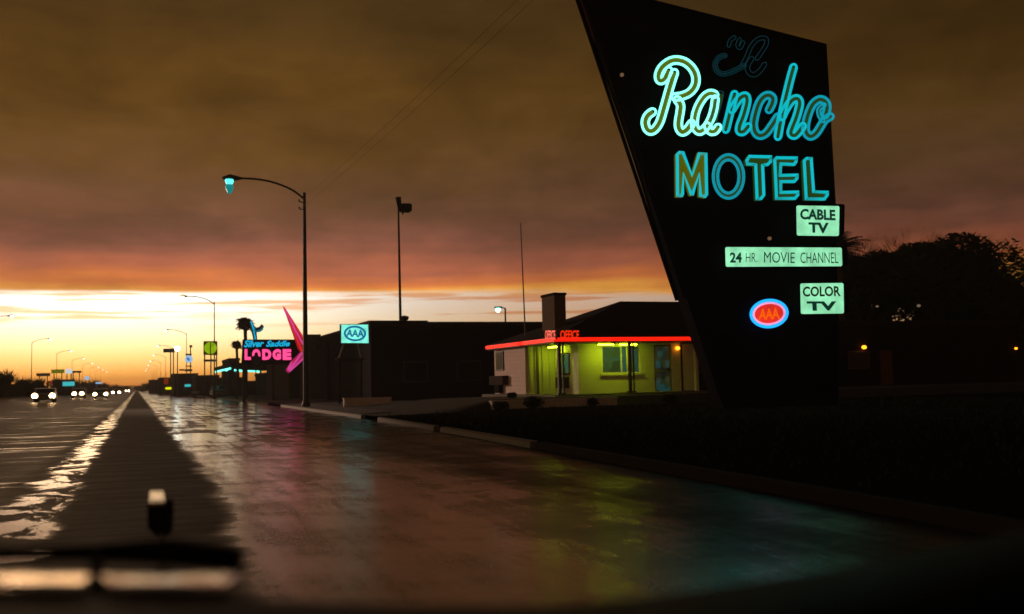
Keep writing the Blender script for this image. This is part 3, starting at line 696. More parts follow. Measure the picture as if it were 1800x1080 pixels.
# west wall window and air conditioner
Xw = WX+.35
q0, q1 = atX(873, 640, Xw).y, atX(886, 640, Xw).y
ww = plate_x('window', Xw, q1, q0, atX(880, 652, Xw).z, atX(880, 618, Xw).z, .05, MT['trim'], mo)
plate_x('pane', Xw-.052, q1+.08, q0-.08, atX(880, 651, Xw).z+.05, atX(880, 618, Xw).z-.06, .008, MT['glassdark'], ww)
q0, q1 = atX(869, 640, Xw).y, atX(893, 640, Xw).y
plate_x('air_conditioner', Xw, q1, q0, atX(880, 677, Xw).z, atX(880, 661, Xw).z, .3, MT['dark2'], mo)
MB().span((Xw-.25, atX(884, 640, Xw).y, GZ+.05), (Xw-.03, atX(876, 640, Xw).y, atX(880, 677, Xw).z)).build('bracket', MT['dark'], mo)
# roof slab + fascia
rf = MB(); rf.span((WX, SY, FZ-.1), (XB+.2, YA, FZ+.12)); ro = rf.build('roof_slab', MT['trim'], mo)
rp = atY(1090, 530, 43.0); zr = rp.z; xr_ = rp.x
hip = [(WX-.03, SY-.03, FZ+.125), (XB+5.5, SY-.03, FZ+.125), (XB+5.5, YA+.03, FZ+.125), (WX-.03, YA+.03, FZ+.125), (xr_, 43.0, zr), (XB+2.5, 43.0, zr)]
MB().add(hip, [(0, 1, 5, 4), (1, 2, 5), (2, 3, 4, 5), (3, 0, 4), (0, 3, 2, 1)]).build('roof', MT['roofm'], mo)
nb = MB()
for dz in (0.02, .08, -.04):
    nb.tube([(WX-.06, YA, FZ+dz), (WX-.06, SY-.06, FZ+dz), (XB, SY-.06, FZ+dz)], .02, 6)
nb.build('neon_strip', MT['red_neon'], mo)
# posts
for px, m_ in ((983, 'trim'), (1107, 'trim')):
    x = xs(px, SY+.15); p = MB(); p.span((x-.06, SY+.1, GZ), (x+.06, SY+.22, FZ-.1)); p.span((x+.14, SY+.1, GZ), (x+.2, SY+.16, FZ-.1)); p.span((x-.12, SY+.04, GZ), (x+.24, SY+.28, GZ+.08)); p.build('porch_post', MT[m_], mo)
x = xs(1224, SY+.15); MB().span((x-.07, SY+.1, GZ), (x+.07, SY+.24, FZ-.1)).build('porch_post', MT['wall'], mo)
p = MB(); x = atY(944, 640, YP-.4).x; p.span((x-.05, YP-.5, GZ), (x+.05, YP-.4, FZ-.1)); p.build('porch_post', MT['steel'], mo)
# porch lighting: three fluorescent fittings under the soffit
for (x, y, lx, ly) in ((17.8, 42.0, .1, .8), (19.3, 39.5, .7, .1), (xs(1105, 39.6), 39.6, .8, .1)):
    fx = MB(); fx.span((x-lx/2-.05, y-ly/2-.05, FZ-.16), (x+lx/2+.05, y+ly/2+.05, FZ-.101)); fo = fx.build('light_fitting', MT['steel'], mo)
    MB().span((x-lx/2, y-ly/2, FZ-.2), (x+lx/2, y+ly/2, FZ-.162)).build('lamp_tube', MT['fluor'], fo)
x = xs(1192, YI-.1); lp = MB(); lp.lathe((x, YI-.12, atY(1192, 613, YI).z-.08), [(.03, 0), (.10, .05), (.10, .12), (.04, .18)], 12); lo = lp.build('porch_lamp', MT['porch'], mo)
# red neon words on the roof edge
def rooftext(s, px0, px1, py0, py1, Y=None, X=None):
    fn = (lambda a, b: atY(a, b, Y)) if Y else (lambda a, b: atX(a, b, X))
    q = [fn(px0, py1), fn(px1, py1), fn(px1, py0), fn(px0, py0)]
    bd = MB(); bk = Vector((0, .05, 0)) if Y else Vector((.05, 0, 0))
    cx = [Vector(v)+bk for v in q]; bd.prism(cx, bk); b = bd.build('sign_board', MT['side'], mo)
    t = MB(); text_on(t, s, q, .02); t.build('neon_lettering', MT['red_soft'], b)
rooftext('OFFICE', 985, 1018, 581, 596, Y=SY-.05)
rooftext('OFFICE', 958, 976, 581, 597, X=WX-.05)
# chimney
cp0 = atX(952, 590, 17.9); cz = atX(972, 515, 17.9).z
cy0, cy1 = atX(975, 560, 17.9).y, atX(953, 560, 17.9).y
cx1 = atY(995, 560, cy0).x
ch = MB(); ch.span((17.9, cy0, FZ), (cx1, cy1, cz-.12)); cho = ch.build('chimney', MT['chimL'], mo)
MB().span((17.86, cy0-.04, cz-.12), (cx1+.04, cy1+.04, cz)).build('chimney_cap', MT['dark'], cho)
# roof tv aerial-like pole in front (flagpole)
fpb = atZ(928, 697, .5); fp = atY(915, 392, fpb.y)
fl = MB(); fl.tube([fpb, (fpb+Vector(fp))/2*1.0, fp], [.045, .035, .022], 8)
single(fl.build('flagpole', MT['steel']), 'thin bare flagpole standing in front of the motel porch', 'flagpole')
# retaining walls
rwl = MB()
pa, pb = atD(865, 705, 37), atD(1086, 709, 37.5)
Yw = 34.95
xa, xb_ = atY(865, 710, Yw).x, atY(1085, 710, Yw).x
ztop = atY(900, 706, Yw).z
w_ = MB(); w_.span((xa, Yw, 0), (xb_, Yw+.25, ztop)); w_.span((xa-.03, Yw-.03, ztop), (xb_+.03, Yw+.28, ztop+.05))
single(w_.build('garden_wall', MT['conc']), 'low pale concrete wall at the edge of the motel forecourt', 'wall')
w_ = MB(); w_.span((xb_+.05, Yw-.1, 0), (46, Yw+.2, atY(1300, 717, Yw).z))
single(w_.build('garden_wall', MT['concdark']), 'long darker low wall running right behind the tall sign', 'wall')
g0, g1 = atZ(605, 712, .12), atZ(688, 712, .12)
w_ = MB(); Yg = 50.5
xa2, xb2 = atY(605, 705, Yg).x, atY(688, 705, Yg).x; zt2 = atY(650, 700.5, Yg).z
w_.span((xa2, Yg, 0), (xb2, Yg+.25, zt2)); w_.span((xa2-.03, Yg-.03, zt2), (xb2+.03, Yg+.28, zt2+.04))
single(w_.build('garden_wall', MT['conc']), 'short pale block wall by the roadside left of the motel', 'wall')
# shrubs before the wall
def leafball(mb, c, r, n, ls, flat=1.0, seedf=None):
    for i in range(n):
        u = Vector((random.gauss(0, 1), random.gauss(0, 1), random.gauss(0, 1))).normalized()*(random.random()**.4)
        p = Vector(c)+Vector((u.x*r, u.y*r, u.z*r*flat))
        a = Vector((random.gauss(0, 1), random.gauss(0, 1), random.gauss(0, 1))).normalized(); b = a.orthogonal().normalized(); s = ls*random.uniform(.6, 1.4)
        mb.add([p-a*s, p-b*s*.35, p+a*s, p+b*s*.35], [(0, 1, 2, 3)])
sh_spots = [(938, 724, .45), (900, 690, .2), (1040, 728, .3), (880, 722, .3), (1180, 734, .35), (1260, 742, .4)]
shl = ['small dark shrub growing against the pale forecourt wall', 'tiny shrub at the foot of the pink porch wall', 'low shrub before the right half of the pale wall',
       'low shrub at the left end of the pale wall', 'shrub before the dark wall left of the tall sign', 'wide shrub at the foot of the tall sign']
for (px, py, r), lb in zip(sh_spots, shl):
    p = atY(px, py, 34.6 if py > 700 else 38.0); p.z = landz(p.x, p.y) if py > 700 else GZ-.05
    t = thing('shrub', lb, 'shrub', p, 'shrubs on the motel forecourt')
    mb = MB()
    for k in range(5): leafball(mb, p+Vector((random.uniform(-r, r)*.6, random.uniform(-r, r)*.2, r*.5)), r*.55, 160, .05)
    mb.build('foliage', MT['leaf'], t)
    mb = MB()
    for k in range(4): mb.tube([p-Vector((0, 0, .03)), p+Vector((random.uniform(-r, r)*.4, random.uniform(-r, r)*.3, r*.5))], [.015, .008], 5)
    mb.build('stem', MT['bark'], t)
# ------------------------------------------------------------------ neighbouring buildings (right side)
def building(name, label, X0, X1, Y0, Y1, z0, z1, m, parapet=.25, wins=(), group=None, extras=None, doors=(), glassm='glassdark'):
    t = thing(name, label, 'building', ((X0+X1)/2, (Y0+Y1)/2, z0), group)
    MB().span((X0, Y0, z0-.3), (X1, Y1, z1-parapet)).build('wall', m, t)
    cp = MB(); a = .08
    cp.span((X0-a, Y0-a, z1-parapet), (X1+a, Y0+.25, z1)); cp.span((X0-a, Y0+.25, z1-parapet), (X0+.25, Y1+a, z1)); cp.span((X1-.25, Y0+.25, z1-parapet), (X1+a, Y1+a, z1)); cp.span((X0+.25, Y1-.25, z1-parapet), (X1-.25, Y1+a, z1))
    cp.build('parapet', MT['roofm'], t)
    for (side, a0, a1, b0, b1) in wins:
        if side == 'S':
            f = MB(); f.span((a0, Y0-.05, b0), (a1, Y0-.003, b1)); fo = f.build('window', MT['trim'], t)
            MB().span((a0+.08, Y0-.065, b0+.08), (a1-.08, Y0-.051, b1-.08)).build('pane', MT[glassm], fo)
        else:
            f = MB(); f.span((X0-.05, a0, b0), (X0-.003, a1, b1)); fo = f.build('window', MT['trim'], t)
            MB().span((X0-.065, a0+.08, b0+.08), (X0-.051, a1-.08, b1-.08)).build('pane', MT[glassm], fo)
    for (side, a0, a1, h) in doors:
        f = MB()
        if side == 'S': f.span((a0, Y0-.06, z0), (a1, Y0-.003, z0+h))
        else: f.span((X0-.06, a0, z0), (X0-.003, a1, z0+h))
        f.build('door', MT['side'], t)
    return t
ztA = atY(700, 566, 60).z; xA = atY(652, 640, 60).x
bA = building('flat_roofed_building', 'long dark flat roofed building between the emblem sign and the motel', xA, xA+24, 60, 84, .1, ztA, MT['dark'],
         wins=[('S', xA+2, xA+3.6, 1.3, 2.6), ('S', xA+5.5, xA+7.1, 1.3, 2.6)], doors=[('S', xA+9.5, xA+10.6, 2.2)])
v = MB(); vp = atY(711, 566, 62); v.lathe((vp.x, 62, ztA-.1), [(.12, 0), (.12, .3), (.26, .35), (.30, .55), (.1, .62)], 10); v.build('roof_vent', MT['dark'], bA)
lr = MB(); lr.span((xA-.05, 60.3, ztA-.12), (atY(755, 600, 60).x, 66, ztA+.1)); lr.build('raised_roof_edge', MT['roofm'], bA)
ztB = atY(600, 603, 74).z; xB_ = atY(574, 640, 74).x
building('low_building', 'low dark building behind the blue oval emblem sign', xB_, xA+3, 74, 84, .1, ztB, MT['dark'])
ztC = atY(555, 625, 88).z; xC = atY(508, 640, 88).x
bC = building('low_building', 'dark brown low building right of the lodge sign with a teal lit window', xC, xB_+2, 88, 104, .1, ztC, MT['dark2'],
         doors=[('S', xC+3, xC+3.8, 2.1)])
wq = [atY(540, 678, 87.9), atY(553, 660, 87.9)]
wm = MB(); wm.span((wq[0].x, 87.9, wq[0].z), (wq[1].x, 87.96, wq[1].z)); fo = wm.build('window', MT['trim'], bC)
MB().span((wq[0].x+.05, 87.88, wq[0].z+.05), (wq[1].x-.05, 87.898, wq[1].z-.05)).build('pane', glow('teal_window', (0, .10, .12), .6), fo)
wq = [atY(572, 676, 87.9), atY(586, 662, 87.9)]
wm = MB(); wm.span((wq[0].x, 87.9, wq[0].z), (wq[1].x, 87.96, wq[1].z)); fo = wm.build('window', MT['trim'], bC)
MB().span((wq[0].x+.05, 87.88, wq[0].z+.05), (wq[1].x-.05, 87.898, wq[1].z-.05)).build('pane', glow('dim_teal_window', (0, .025, .028), .6), fo)
# tall pole with siren/floodlight on the long building roof
def Yp(px, py, Y): return Vector(atY(px, py, Y))
Yq = 66
p0 = Yp(704, 566, Yq); p0.z = ztA-.3; p1 = Yp(700, 350, Yq)
t = thing('loudspeaker_pole', 'tall thin pole on the flat roof with a boxy horn at its top', 'pole', p0)
MB().tube([p0, p1], [.10, .06], 8).build('pole', MT['pole'], t)
hb = MB(); c = Yp(713, 366, Yq); hb.box(c, (.75, .6, .55), bevel=.08); hb.box(Yp(705, 363, Yq), (.4, .3, .3)); hb.box(Yp(708, 373, Yq), (.08, .1, .35)); hb.build('horn', MT['black'], t)
hb = MB(); hb.tube([Yp(700, 347, Yq), Yp(702, 362, Yq)], [.2, .16], 8); hb.build('cap', MT['black'], t)
# emblem sign on splayed legs
Ye = 57.5
def E_(px, py, o=0.0): return Vector(atY(px, py, Ye-o))
eb = E_(618, 700); eb.z = .12
es = thing('emblem_sign', 'square aqua lit sign with a blue oval emblem on splayed legs', 'sign', eb)
bx = MB(); bx.prism([E_(599, 604), E_(649, 604.5), E_(648, 570), E_(599, 570)], (0, .35, 0)); bo = bx.build('sign_box', MT['black'], es)
bx = MB(); bx.prism([E_(600, 603, .02), E_(648, 603.5, .02), E_(647, 571, .02), E_(600, 571, .02)], (0, .012, 0)); bx.build('lit_face', MT['aaa_face'], bo)
tb = MB()
for k in (0, 1.2, 2.2): tb.tube([E_(p.x, p.y, .05) for p in oval(624, 586.5, 19-k, 13-k, .05)], .022, 5, True)
text_on(tb, 'AAA', [E_(608, 592, .05), E_(640, 593.5, .05), E_(639, 580, .05), E_(610, 579, .05)], .03)
tb.build('emblem', MT['aaa_blue'], bo)
for a, b in (((606, 604), (596, 632)), ((630, 604), (637, 632)), ((598, 632), (598, 712)), ((636, 632), (636, 712))):
    l = MB(); l.tube([E_(*a)+Vector((0, .17, 0)), E_(*b)+Vector((0, .17, 0))], .06, 6); l.build('leg', MT['curb'] if b[1] < 700 else MT['dark'], es)
l = MB(); l.span(E_(592, 634)+Vector((0, .1, 0)), E_(641, 629)+Vector((0, .5, 0))); l.build('crossbeam', MT['dark2'], es)
# billboard
Yb = 78
p = atY(551, 700, Yb)
t = thing('billboard', 'small square unlit board on two legs beside the street lamp', 'sign', (p.x, Yb, .12))
b = MB(); b.span(atY(541, 617, Yb), Vector(atY(564, 588, Yb))+Vector((0, .25, 0))); bo = b.build('board', MT['signgrey'], t)
for px in (545, 560):
    l = MB(); a = Vector(atY(px, 617, Yb))+Vector((0, .12, 0)); l.tube([a, (a.x, a.y, .05)], .06, 6); l.build('leg', MT['pole'], t)
# lodge sign
Yl = 80.0
def Lp(px, py, o=0.0): return Vector(atY(px, py, Yl-o))
lb_ = Lp(480, 700); lb_.z = .12
ls_ = thing('lodge_sign', 'wide lodge sign with blue script over pink capitals and a pink arrow', 'sign', lb_)
b = MB(); b.prism([Lp(425, 641), Lp(535, 641), Lp(535, 597), Lp(427, 597)], (0, .4, 0)); bo = b.build('sign_board', MT['black'], ls_)
for px in (429, 480, 531):
    l = MB(); a = Lp(px, 641)+Vector((0, .2, 0)); l.tube([a, (a.x, a.y, .05)], .12, 8); l.build('post', MT['pole'], ls_)
tb = MB()
text_on(tb, 'Silver', [Lp(430, 611, .05), Lp(464, 610, .05), Lp(464, 598, .05), Lp(430, 598, .05)], .035, .1)
text_on(tb, 'Saddle', [Lp(469, 610, .05), Lp(510, 609, .05), Lp(510, 599, .05), Lp(469, 599, .05)], .035, .1)
tb.build('script_lettering', MT['skyblue'], bo)
tb = MB()
for ch_, x0, x1 in (('L', 430, 441), ('O', 443, 458), ('D', 461, 477), ('G', 479, 494), ('E', 497, 512)):
    text_on(tb, ch_, [Lp(x0, 633, .05), Lp(x1, 633, .05), Lp(x1, 614, .05), Lp(x0, 614, .05)], .07)
tb.build('capital_lettering', MT['pink'], bo)
# arrow
ar = [(498, 538), (540, 602), (537, 606), (531, 622), (524, 612)]
b = MB(); b.prism([Lp(x, y, .5) for x, y in ar], (0, .3, 0)); ao = b.build('arrow', mat('dark_red_arrow_sheet', (.25, .02, .02), .6, emis=(.45, .01, .01), es=.6), ls_)
ar2 = [(531, 617), (536, 630), (507, 656), (503, 651), (512, 636)]
b = MB(); b.prism([Lp(x, y, .5) for x, y in ar2], (0, .3, 0)); ao2 = b.build('arrow_tail', mat('pink_arrow_sheet', (.3, .04, .08), .6, emis=(.55, .02, .12), es=.6), ls_)
for p_, q_, mm_ in (((499, 541), (539, 603), 'pinkdeep'), ((499, 541), (531, 618), 'pinkdeep'), ((499, 541), (516, 572), 'magenta'), ((500, 545), (533, 606), 'magenta')):
    tb = MB(); tb.tube([Lp(*p_, .55), Lp(*q_, .55)], .07, 6); tb.build('neon_tube', MT[mm_], ao)
for p_, q_ in (((531, 620), (508, 652)), ((534, 630), (509, 653)), ((513, 637), (506, 650))):
    tb = MB(); tb.tube([Lp(*p_, .55), Lp(*q_, .55)], .07, 6); tb.build('neon_tube', MT['magenta'], ao2)
# saddle silhouette in blue neon on top
sad = [(440, 564), (445, 570), (450, 576), (456, 575), (460, 570), (464, 574), (462, 580), (456, 583), (451, 585), (452, 592), (452, 598), (446, 598), (443, 585), (440, 572)]
b = MB(); b.prism([Lp(x, y, .1) for x, y in sad], (0, .25, 0)); so_ = b.build('saddle_figure', mat('dark_blue_sheet', (.0, .05, .09), .6), ls_)
for i, path in enumerate(([(441, 565), (444, 574), (447, 586), (449, 597)], [(442, 565), (447, 576), (450, 583), (458, 580), (463, 575)], [(443, 577), (447, 582), (456, 583), (462, 579)])):
    tb = MB(); sp_ = smoothline(path, 4); tb.tube([Lp(p.x, p.y, .16) for p in sp_], .05, 6); tb.build('neon_tube', MT['skyblue' if i == 0 else 'teal'], so_)
# round dark board in front of the O
Yr = 76
p = atY(450, 700, Yr); t = thing('road_sign', 'small round dark board on a post before the pink capitals', 'sign', (p.x, Yr, .12))
c = Vector(atY(450, 633, Yr)); b = MB(); b.lathe(c, [(.36, 0), (.36, .06)], 20, Vector((0, 1, 0))); b.build('board', MT['signgrey'], t)
b = MB(); b.tube([c+Vector((0, .1, 0)), (c.x, c.y+.1, .05)], .04, 6); b.build('post', MT['pole'], t)
# ------------------------------------------------------------------ street lamps
def lamp(X, Y, side, z0, h=11.6, arm=3.4, near=False, lab='', lm='lampfar', group=None):
    base = Vector((X, Y, z0)); t = thing('street_lamp', lab, 'street lamp', base, group)
    top = Vector((X, Y, z0+h))
    MB().tube([base, base+Vector((0, 0, h*.5)), top], [.15, .12, .085] if near else [.10, .07, .05], 10).build('pole', MT['pole'], t)
    MB().lathe(base, [(.24, 0), (.24, .12), (.18, .3)], 10).build('base', MT['pole'], t)
    P = smoothline([(0, h-.35), (-side*.7, h+.15), (-side*1.7, h+.5), (-side*2.6, h+.62), (-side*arm, h+.62)], 4)
    pts = [Vector((X+p.x, Y, z0+p.y)) for p in P]
    MB().tube(pts, .055 if near else .05, 6).build('arm', MT['pole'], t)
    e = pts[-1]
    hb = MB()
    hb.tube([e+Vector((side*.25, 0, 0)), e+Vector((side*.0, 0, 0)), e+Vector((-side*.35, 0, .0)), e+Vector((-side*.75, 0, -.03))], [.06, .13, .2, .06], 8); ho = hb.build('lamp_head', MT['steel'], t)
    rr = .22 if near else .28
    MB().lathe(e+Vector((-side*.38, 0, -.42 if near else -.32)), [(.02, 0), (rr*.7, .08), (rr, .22), (rr*1.05, .32)], 12).build('lamp_bulb', MT['lampnear' if near else lm], ho)
    if near:
        MB().lathe(e+Vector((-side*.38, 0, -.95)), [(.05, .1), (.12, .16), (.20, .36), (.22, .52), (.18, .58)], 12).build('flare_bowl', MT['lampflare'], ho)  # lens flare below the lamp, shaped as a glowing teal bowl
        for dz in (.55, .95):
            b = MB(); b.tube([top-Vector((0, 0, dz)), top-Vector((.28, 0, dz-.05))], .03, 5); b.lathe(top-Vector((.28, 0, dz-.05)), [(.04, 0), (.05, .05), (.03, .12)], 8); b.build('insulator', MT['pole'], t)
    return t
px537 = 537
YL = 54.0; XL = atY(537, 640, YL).x
top = atY(533.5, 339, YL)
ords = ['nearest', 'second nearest', 'third', 'fourth', 'fifth', 'sixth', 'seventh', 'eighth', 'ninth', 'tenth']
lamp(XL, YL, 1, .12, top.z-.12, 3.55, True, 'nearest tall street lamp glowing cyan beside the lodge sign', group='street lamps along the road')
for k in range(1, 9):
    lamp(8.9, 54+73*k, 1, .12, 11.7, 3.4, False, '%s street lamp along the right kerb%s' % (ords[k], ', above the green disc sign' if k == 1 else ''), 'lampwarm' if k == 1 else 'lampfar', 'street lamps along the road')
for k in range(8):
    lamp(-20.6, 161+70*k, -1, roadz(-19, 200), 11.2, 3.2, False, '%s street lamp along the left kerb' % ords[k], 'lampfar', 'street lamps along the road')
# street lamp added out of view; its spot lights the motel's west walls
for Y_ in (91,):
    t_ = lamp(-20.6, Y_, -1, roadz(-19, Y_), 11.2, 3.2, False, 'unseen street lamp added on the left kerb to light the motel', 'lampfar', 'street lamps along the road')
    pl = bpy.data.lights.new('motel_fill_spot', 'SPOT'); pl.energy = 38000; pl.color = (1, .66, .48); pl.shadow_soft_size = .3; pl.spot_size = math.radians(30); pl.spot_blend = .7
    po = bpy.data.objects.new('motel_fill_spot', pl); C.objects.link(po); po.location = (-17.3, Y_, 10.6); po.rotation_euler = (Vector((-17.3, Y_, 10.6))-Vector((17.5, 42.0, 1.5))).to_track_quat('Z', 'Y').to_euler()
# lamp behind the flat building and bright lot lamp
pz = atY(888, 542, 95)
t = thing('street_lamp', 'cyan street lamp rising behind the flat roofed building', 'street lamp', (pz.x, 95, .1))
MB().tube([(pz.x, 95, .1), pz], .09, 8).build('pole', MT['pole'], t)
e = Vector(atY(877, 541, 95)); MB().tube([pz, e], .05, 6).build('arm', MT['pole'], t)
MB().tube([e+Vector((.3, 0, 0)), e-Vector((.45, 0, 0))], [.14, .1], 8).build('lamp_head', MT['steel'], t)
MB().lathe(e+Vector((-.1, 0, -.5)), [(.08, 0), (.26, .2), (.28, .42)], 10).build('lamp_bulb', MT['lamp'], t)
# overhead wires
for dx, dz, lb in ((0.0, 0.0, 'upper overhead wire running from the nearest street lamp over the verge'), (-.02, -.4, 'lower overhead wire running from the nearest street lamp over the verge')):
    a = Vector((XL-.28, YL, top.z-.55+dz)); b = Vector((XL+1.6, 14, top.z+.2+dz)); n = 14; pts = []
    for i in range(n+1):
        s_ = i/n; q = a.lerp(b, s_); q.z -= .5*4*s_*(1-s_)*.5; pts.append(q)
    pts += [Vector((XL+2.2, -6, top.z+.3+dz))]
    w = MB(); w.tube(pts, .006, 4); single(w.build('overhead_wire', MT['pole']), lb, 'wire')
# ------------------------------------------------------------------ far right roadside
Yg_ = 118
def G_(px, py, Y=Yg_): return Vector(atY(px, py, Y))
gp = G_(370, 700); gp.z = .12
t = thing('green_disc_sign', 'square brown sign with a split lime green disc on tall legs', 'sign', gp)
b = MB(); b.prism([G_(358, 624), G_(382.5, 624.5), G_(382, 600), G_(358, 600)], (0, .5, 0)); bo = b.build('sign_box', MT['signbrown'], t)
b = MB()
for cx, s_ in ((369, -1), (371, 1)):
    h = [Vector((cx+s_*10*math.sin(a), 612-10.5*math.cos(a))) for a in [math.pi*k/12 for k in range(13)]]
    b.prism([G_(p.x, p.y, Yg_-.06) for p in h], (0, .04, 0))
b.build('lit_disc', MT['green_sign'], bo)
b = MB(); b.prism([G_(358, 636), G_(382, 636), G_(382, 632), G_(358, 632)], (0, .3, 0)); b.build('lower_board', MT['paleboard'], t)
for px in (360, 371, 381):
    a = G_(px, 624)+Vector((0, .25, 0)); l = MB(); l.tube([a, (a.x, a.y, .05)], .07, 6); l.build('leg', MT['signbrown'], t)
# dark billboard with bracket arms, and bright lamp beside it
Y2 = 175
a = Vector(atY(297, 700, Y2)); t = thing('billboard', 'small dark hanging board on a tall mast beside a bright white lamp', 'sign', (a.x, Y2, .1))
b = MB(); b.span(atY(287, 620, Y2), Vector(atY(307, 613, Y2))+Vector((0, .3, 0))); b.build('board', MT['black'], t)
for px in (300, 305):
    a = Vector(atY(px, 619, Y2)); l = MB(); l.tube([a+Vector((0, .15, 0)), (a.x, a.y+.15, .05)], .09, 6); l.build('mast', MT['signbrown'], t)
a = Vector(atY(312, 614, 170)); t = thing('lot_lamp', 'bright white lamp on a short mast right of the dark hanging board', 'lamp', (a.x, 170, .1))
MB().tube([(a.x, 170, .1), a], .08, 6).build('mast', MT['steel'], t)
MB().lathe(a-Vector((0, 0, .25)), [(.1, 0), (.40, .2), (.40, .5), (.1, .65)], 12).build('lamp_bulb', glow('white_lot_lamp', (.75, 1, .95), 30.0), t)
Y3 = 150
a = Vector(atY(333, 700, Y3)); t = thing('round_sign', 'pale blue round lit sign with stacked boards on one pole', 'sign', (a.x, Y3, .1))
c = Vector(atY(332, 631.5, Y3)); b = MB(); b.lathe(c, [(.50, 0), (.55, .1), (.5, .2)], 20, Vector((0, 1, 0))); bo = b.build('lit_disc', MT['bluedisc'], t)
b = MB(); b.tube([Vector(atY(329, 629, Y3-.1)), Vector(atY(333, 634, Y3-.1))], .12, 6); b.build('blue_bar', MT['bluebar'], bo)
for y0, y1, x0, x1, mm_ in ((622, 625, 326, 337, 'paleboard'), (643, 645, 326, 337, 'paleboard'), (649, 653, 325, 338, 'paleboard'), (607, 611, 333, 338, 'signbrown'), (649, 652, 315, 324, 'signbrown')):
    b = MB(); b.span(atY(x0, y1, Y3), Vector(atY(x1, y0, Y3))+Vector((0, .2, 0))); b.build('board', MT[mm_], t)
b = MB(); q = Vector(atY(335, 607, Y3)); b.tube([q+Vector((0, .15, 0)), (q.x, q.y+.15, .05)], .08, 6); b.build('pole', MT['steel'], t)
b = MB(); b.tube([Vector(atY(315, 651, Y3))+Vector((0, .1, 0)), Vector(atY(335, 652, Y3))+Vector((0, .1, 0))], .06, 6); b.build('crossarm', MT['signbrown'], t)
# gas station canopy
cz_ = 3.2
ca = Vector(atY(373, 660, 136)); cb_ = Vector(atY(456, 666, 112))
t = thing('petrol_canopy', 'low dark canopy with a row of cyan tube lights under the signs', 'canopy', ((ca.x+cb_.x)/2, 124, .1))
X0c, X1c = 9.6, 16
MB().span((X0c, 112, 3.35), (X1c, 136, 3.9)).build('canopy_roof', MT['black'], t)
for (x, y) in ((10.4, 114), (15.2, 114), (10.4, 134), (15.2, 134)): MB().span((x-.12, y-.12, .05), (x+.12, y+.12, 3.35)).build('column', MT['pole'], t)
for y0, y1 in ((112.5, 117), (118, 126), (127, 131), (132, 135.5)):
    MB().tube([(X0c-.05, y0, 3.3), (X0c-.05, y1, 3.3)], .11, 6).build('lamp_tube', MT['cyanlight'], t)
MB().tube([(X0c+.3, 111.9, 3.1), (X0c+3.0, 111.9, 2.9)], .09, 6).build('lamp_tube', MT['cyanlight'], t)
for px, py in ((398, 653), (424, 654)):
    e = Vector(atY(px, py, 125)); MB().lathe(e, [(.05, 0), (.2, .1), (.2, .25), (.05, .33)], 8).build('roof_lamp', MT['cyanlight'], t); 
    MB().tube([(e.x, 125, 3.9), e], .05, 5).build('lamp_mast', MT['pole'], t)
# row of far dark buildings on the right
rowspec = [(403, 421, 630, 142, 'narrow dark tower block right of the green disc sign'), (380, 428, 664, 150, 'low dark shop behind the cyan canopy'),
           (345, 385, 660, 160, 'low dark shop under the green disc sign'), (304, 348, 657, 190, 'low dark shop under the round sign'),
           (280, 306, 664, 240, 'dark shop with a red fascia beyond the round sign'), (262, 281, 668, 330, 'distant dark low building near the end of the road'),
           (425, 470, 670, 150, 'dark building under the lodge sign'), (470, 512, 655, 112, 'dark low building left of the pink arrow tail')]
for x0, x1, y, Y, lb in rowspec:
    a = Vector(atY(x0, y, Y)); b = Vector(atY(x1, y, Y)); bb = building('roadside_building', lb, a.x, b.x, Y, Y+12, .1, a.z, MT['dark'], .3, wins=[('S', a.x+(b.x-a.x)*.3, a.x+(b.x-a.x)*.6, 1.2, min(2.3, a.z-.6))], group='buildings along the right side')
    if 'red fascia' in lb:
        f = MB(); f.span(atY(288, 676, Y-.2), Vector(atY(296, 665, Y-.2))+Vector((0, .1, 0))); f.build('fascia', MT['redboard'], bb)
for px, py, Y, m_, lb in ((296, 683, 130, 'yellowdot', 'small yellow green light at the right kerb'), (330, 678, 130, 'cyanboard', 'small cyan lit board in the dark lot'), (343, 690, 110, 'paleboard', 'pale glint of a bumper in the dark lot')):
    a = Vector(atY(px, py, Y)); t = thing('lit_marker', lb, 'light', (a.x, Y, .1))
    MB().box(a, (.75, .12, .30), bevel=.08).build('lit_face', MT[m_], t); MB().tube([(a.x, Y+.1, .05), a+Vector((0, .1, 0))], .04, 5).build('post', MT['pole'], t)
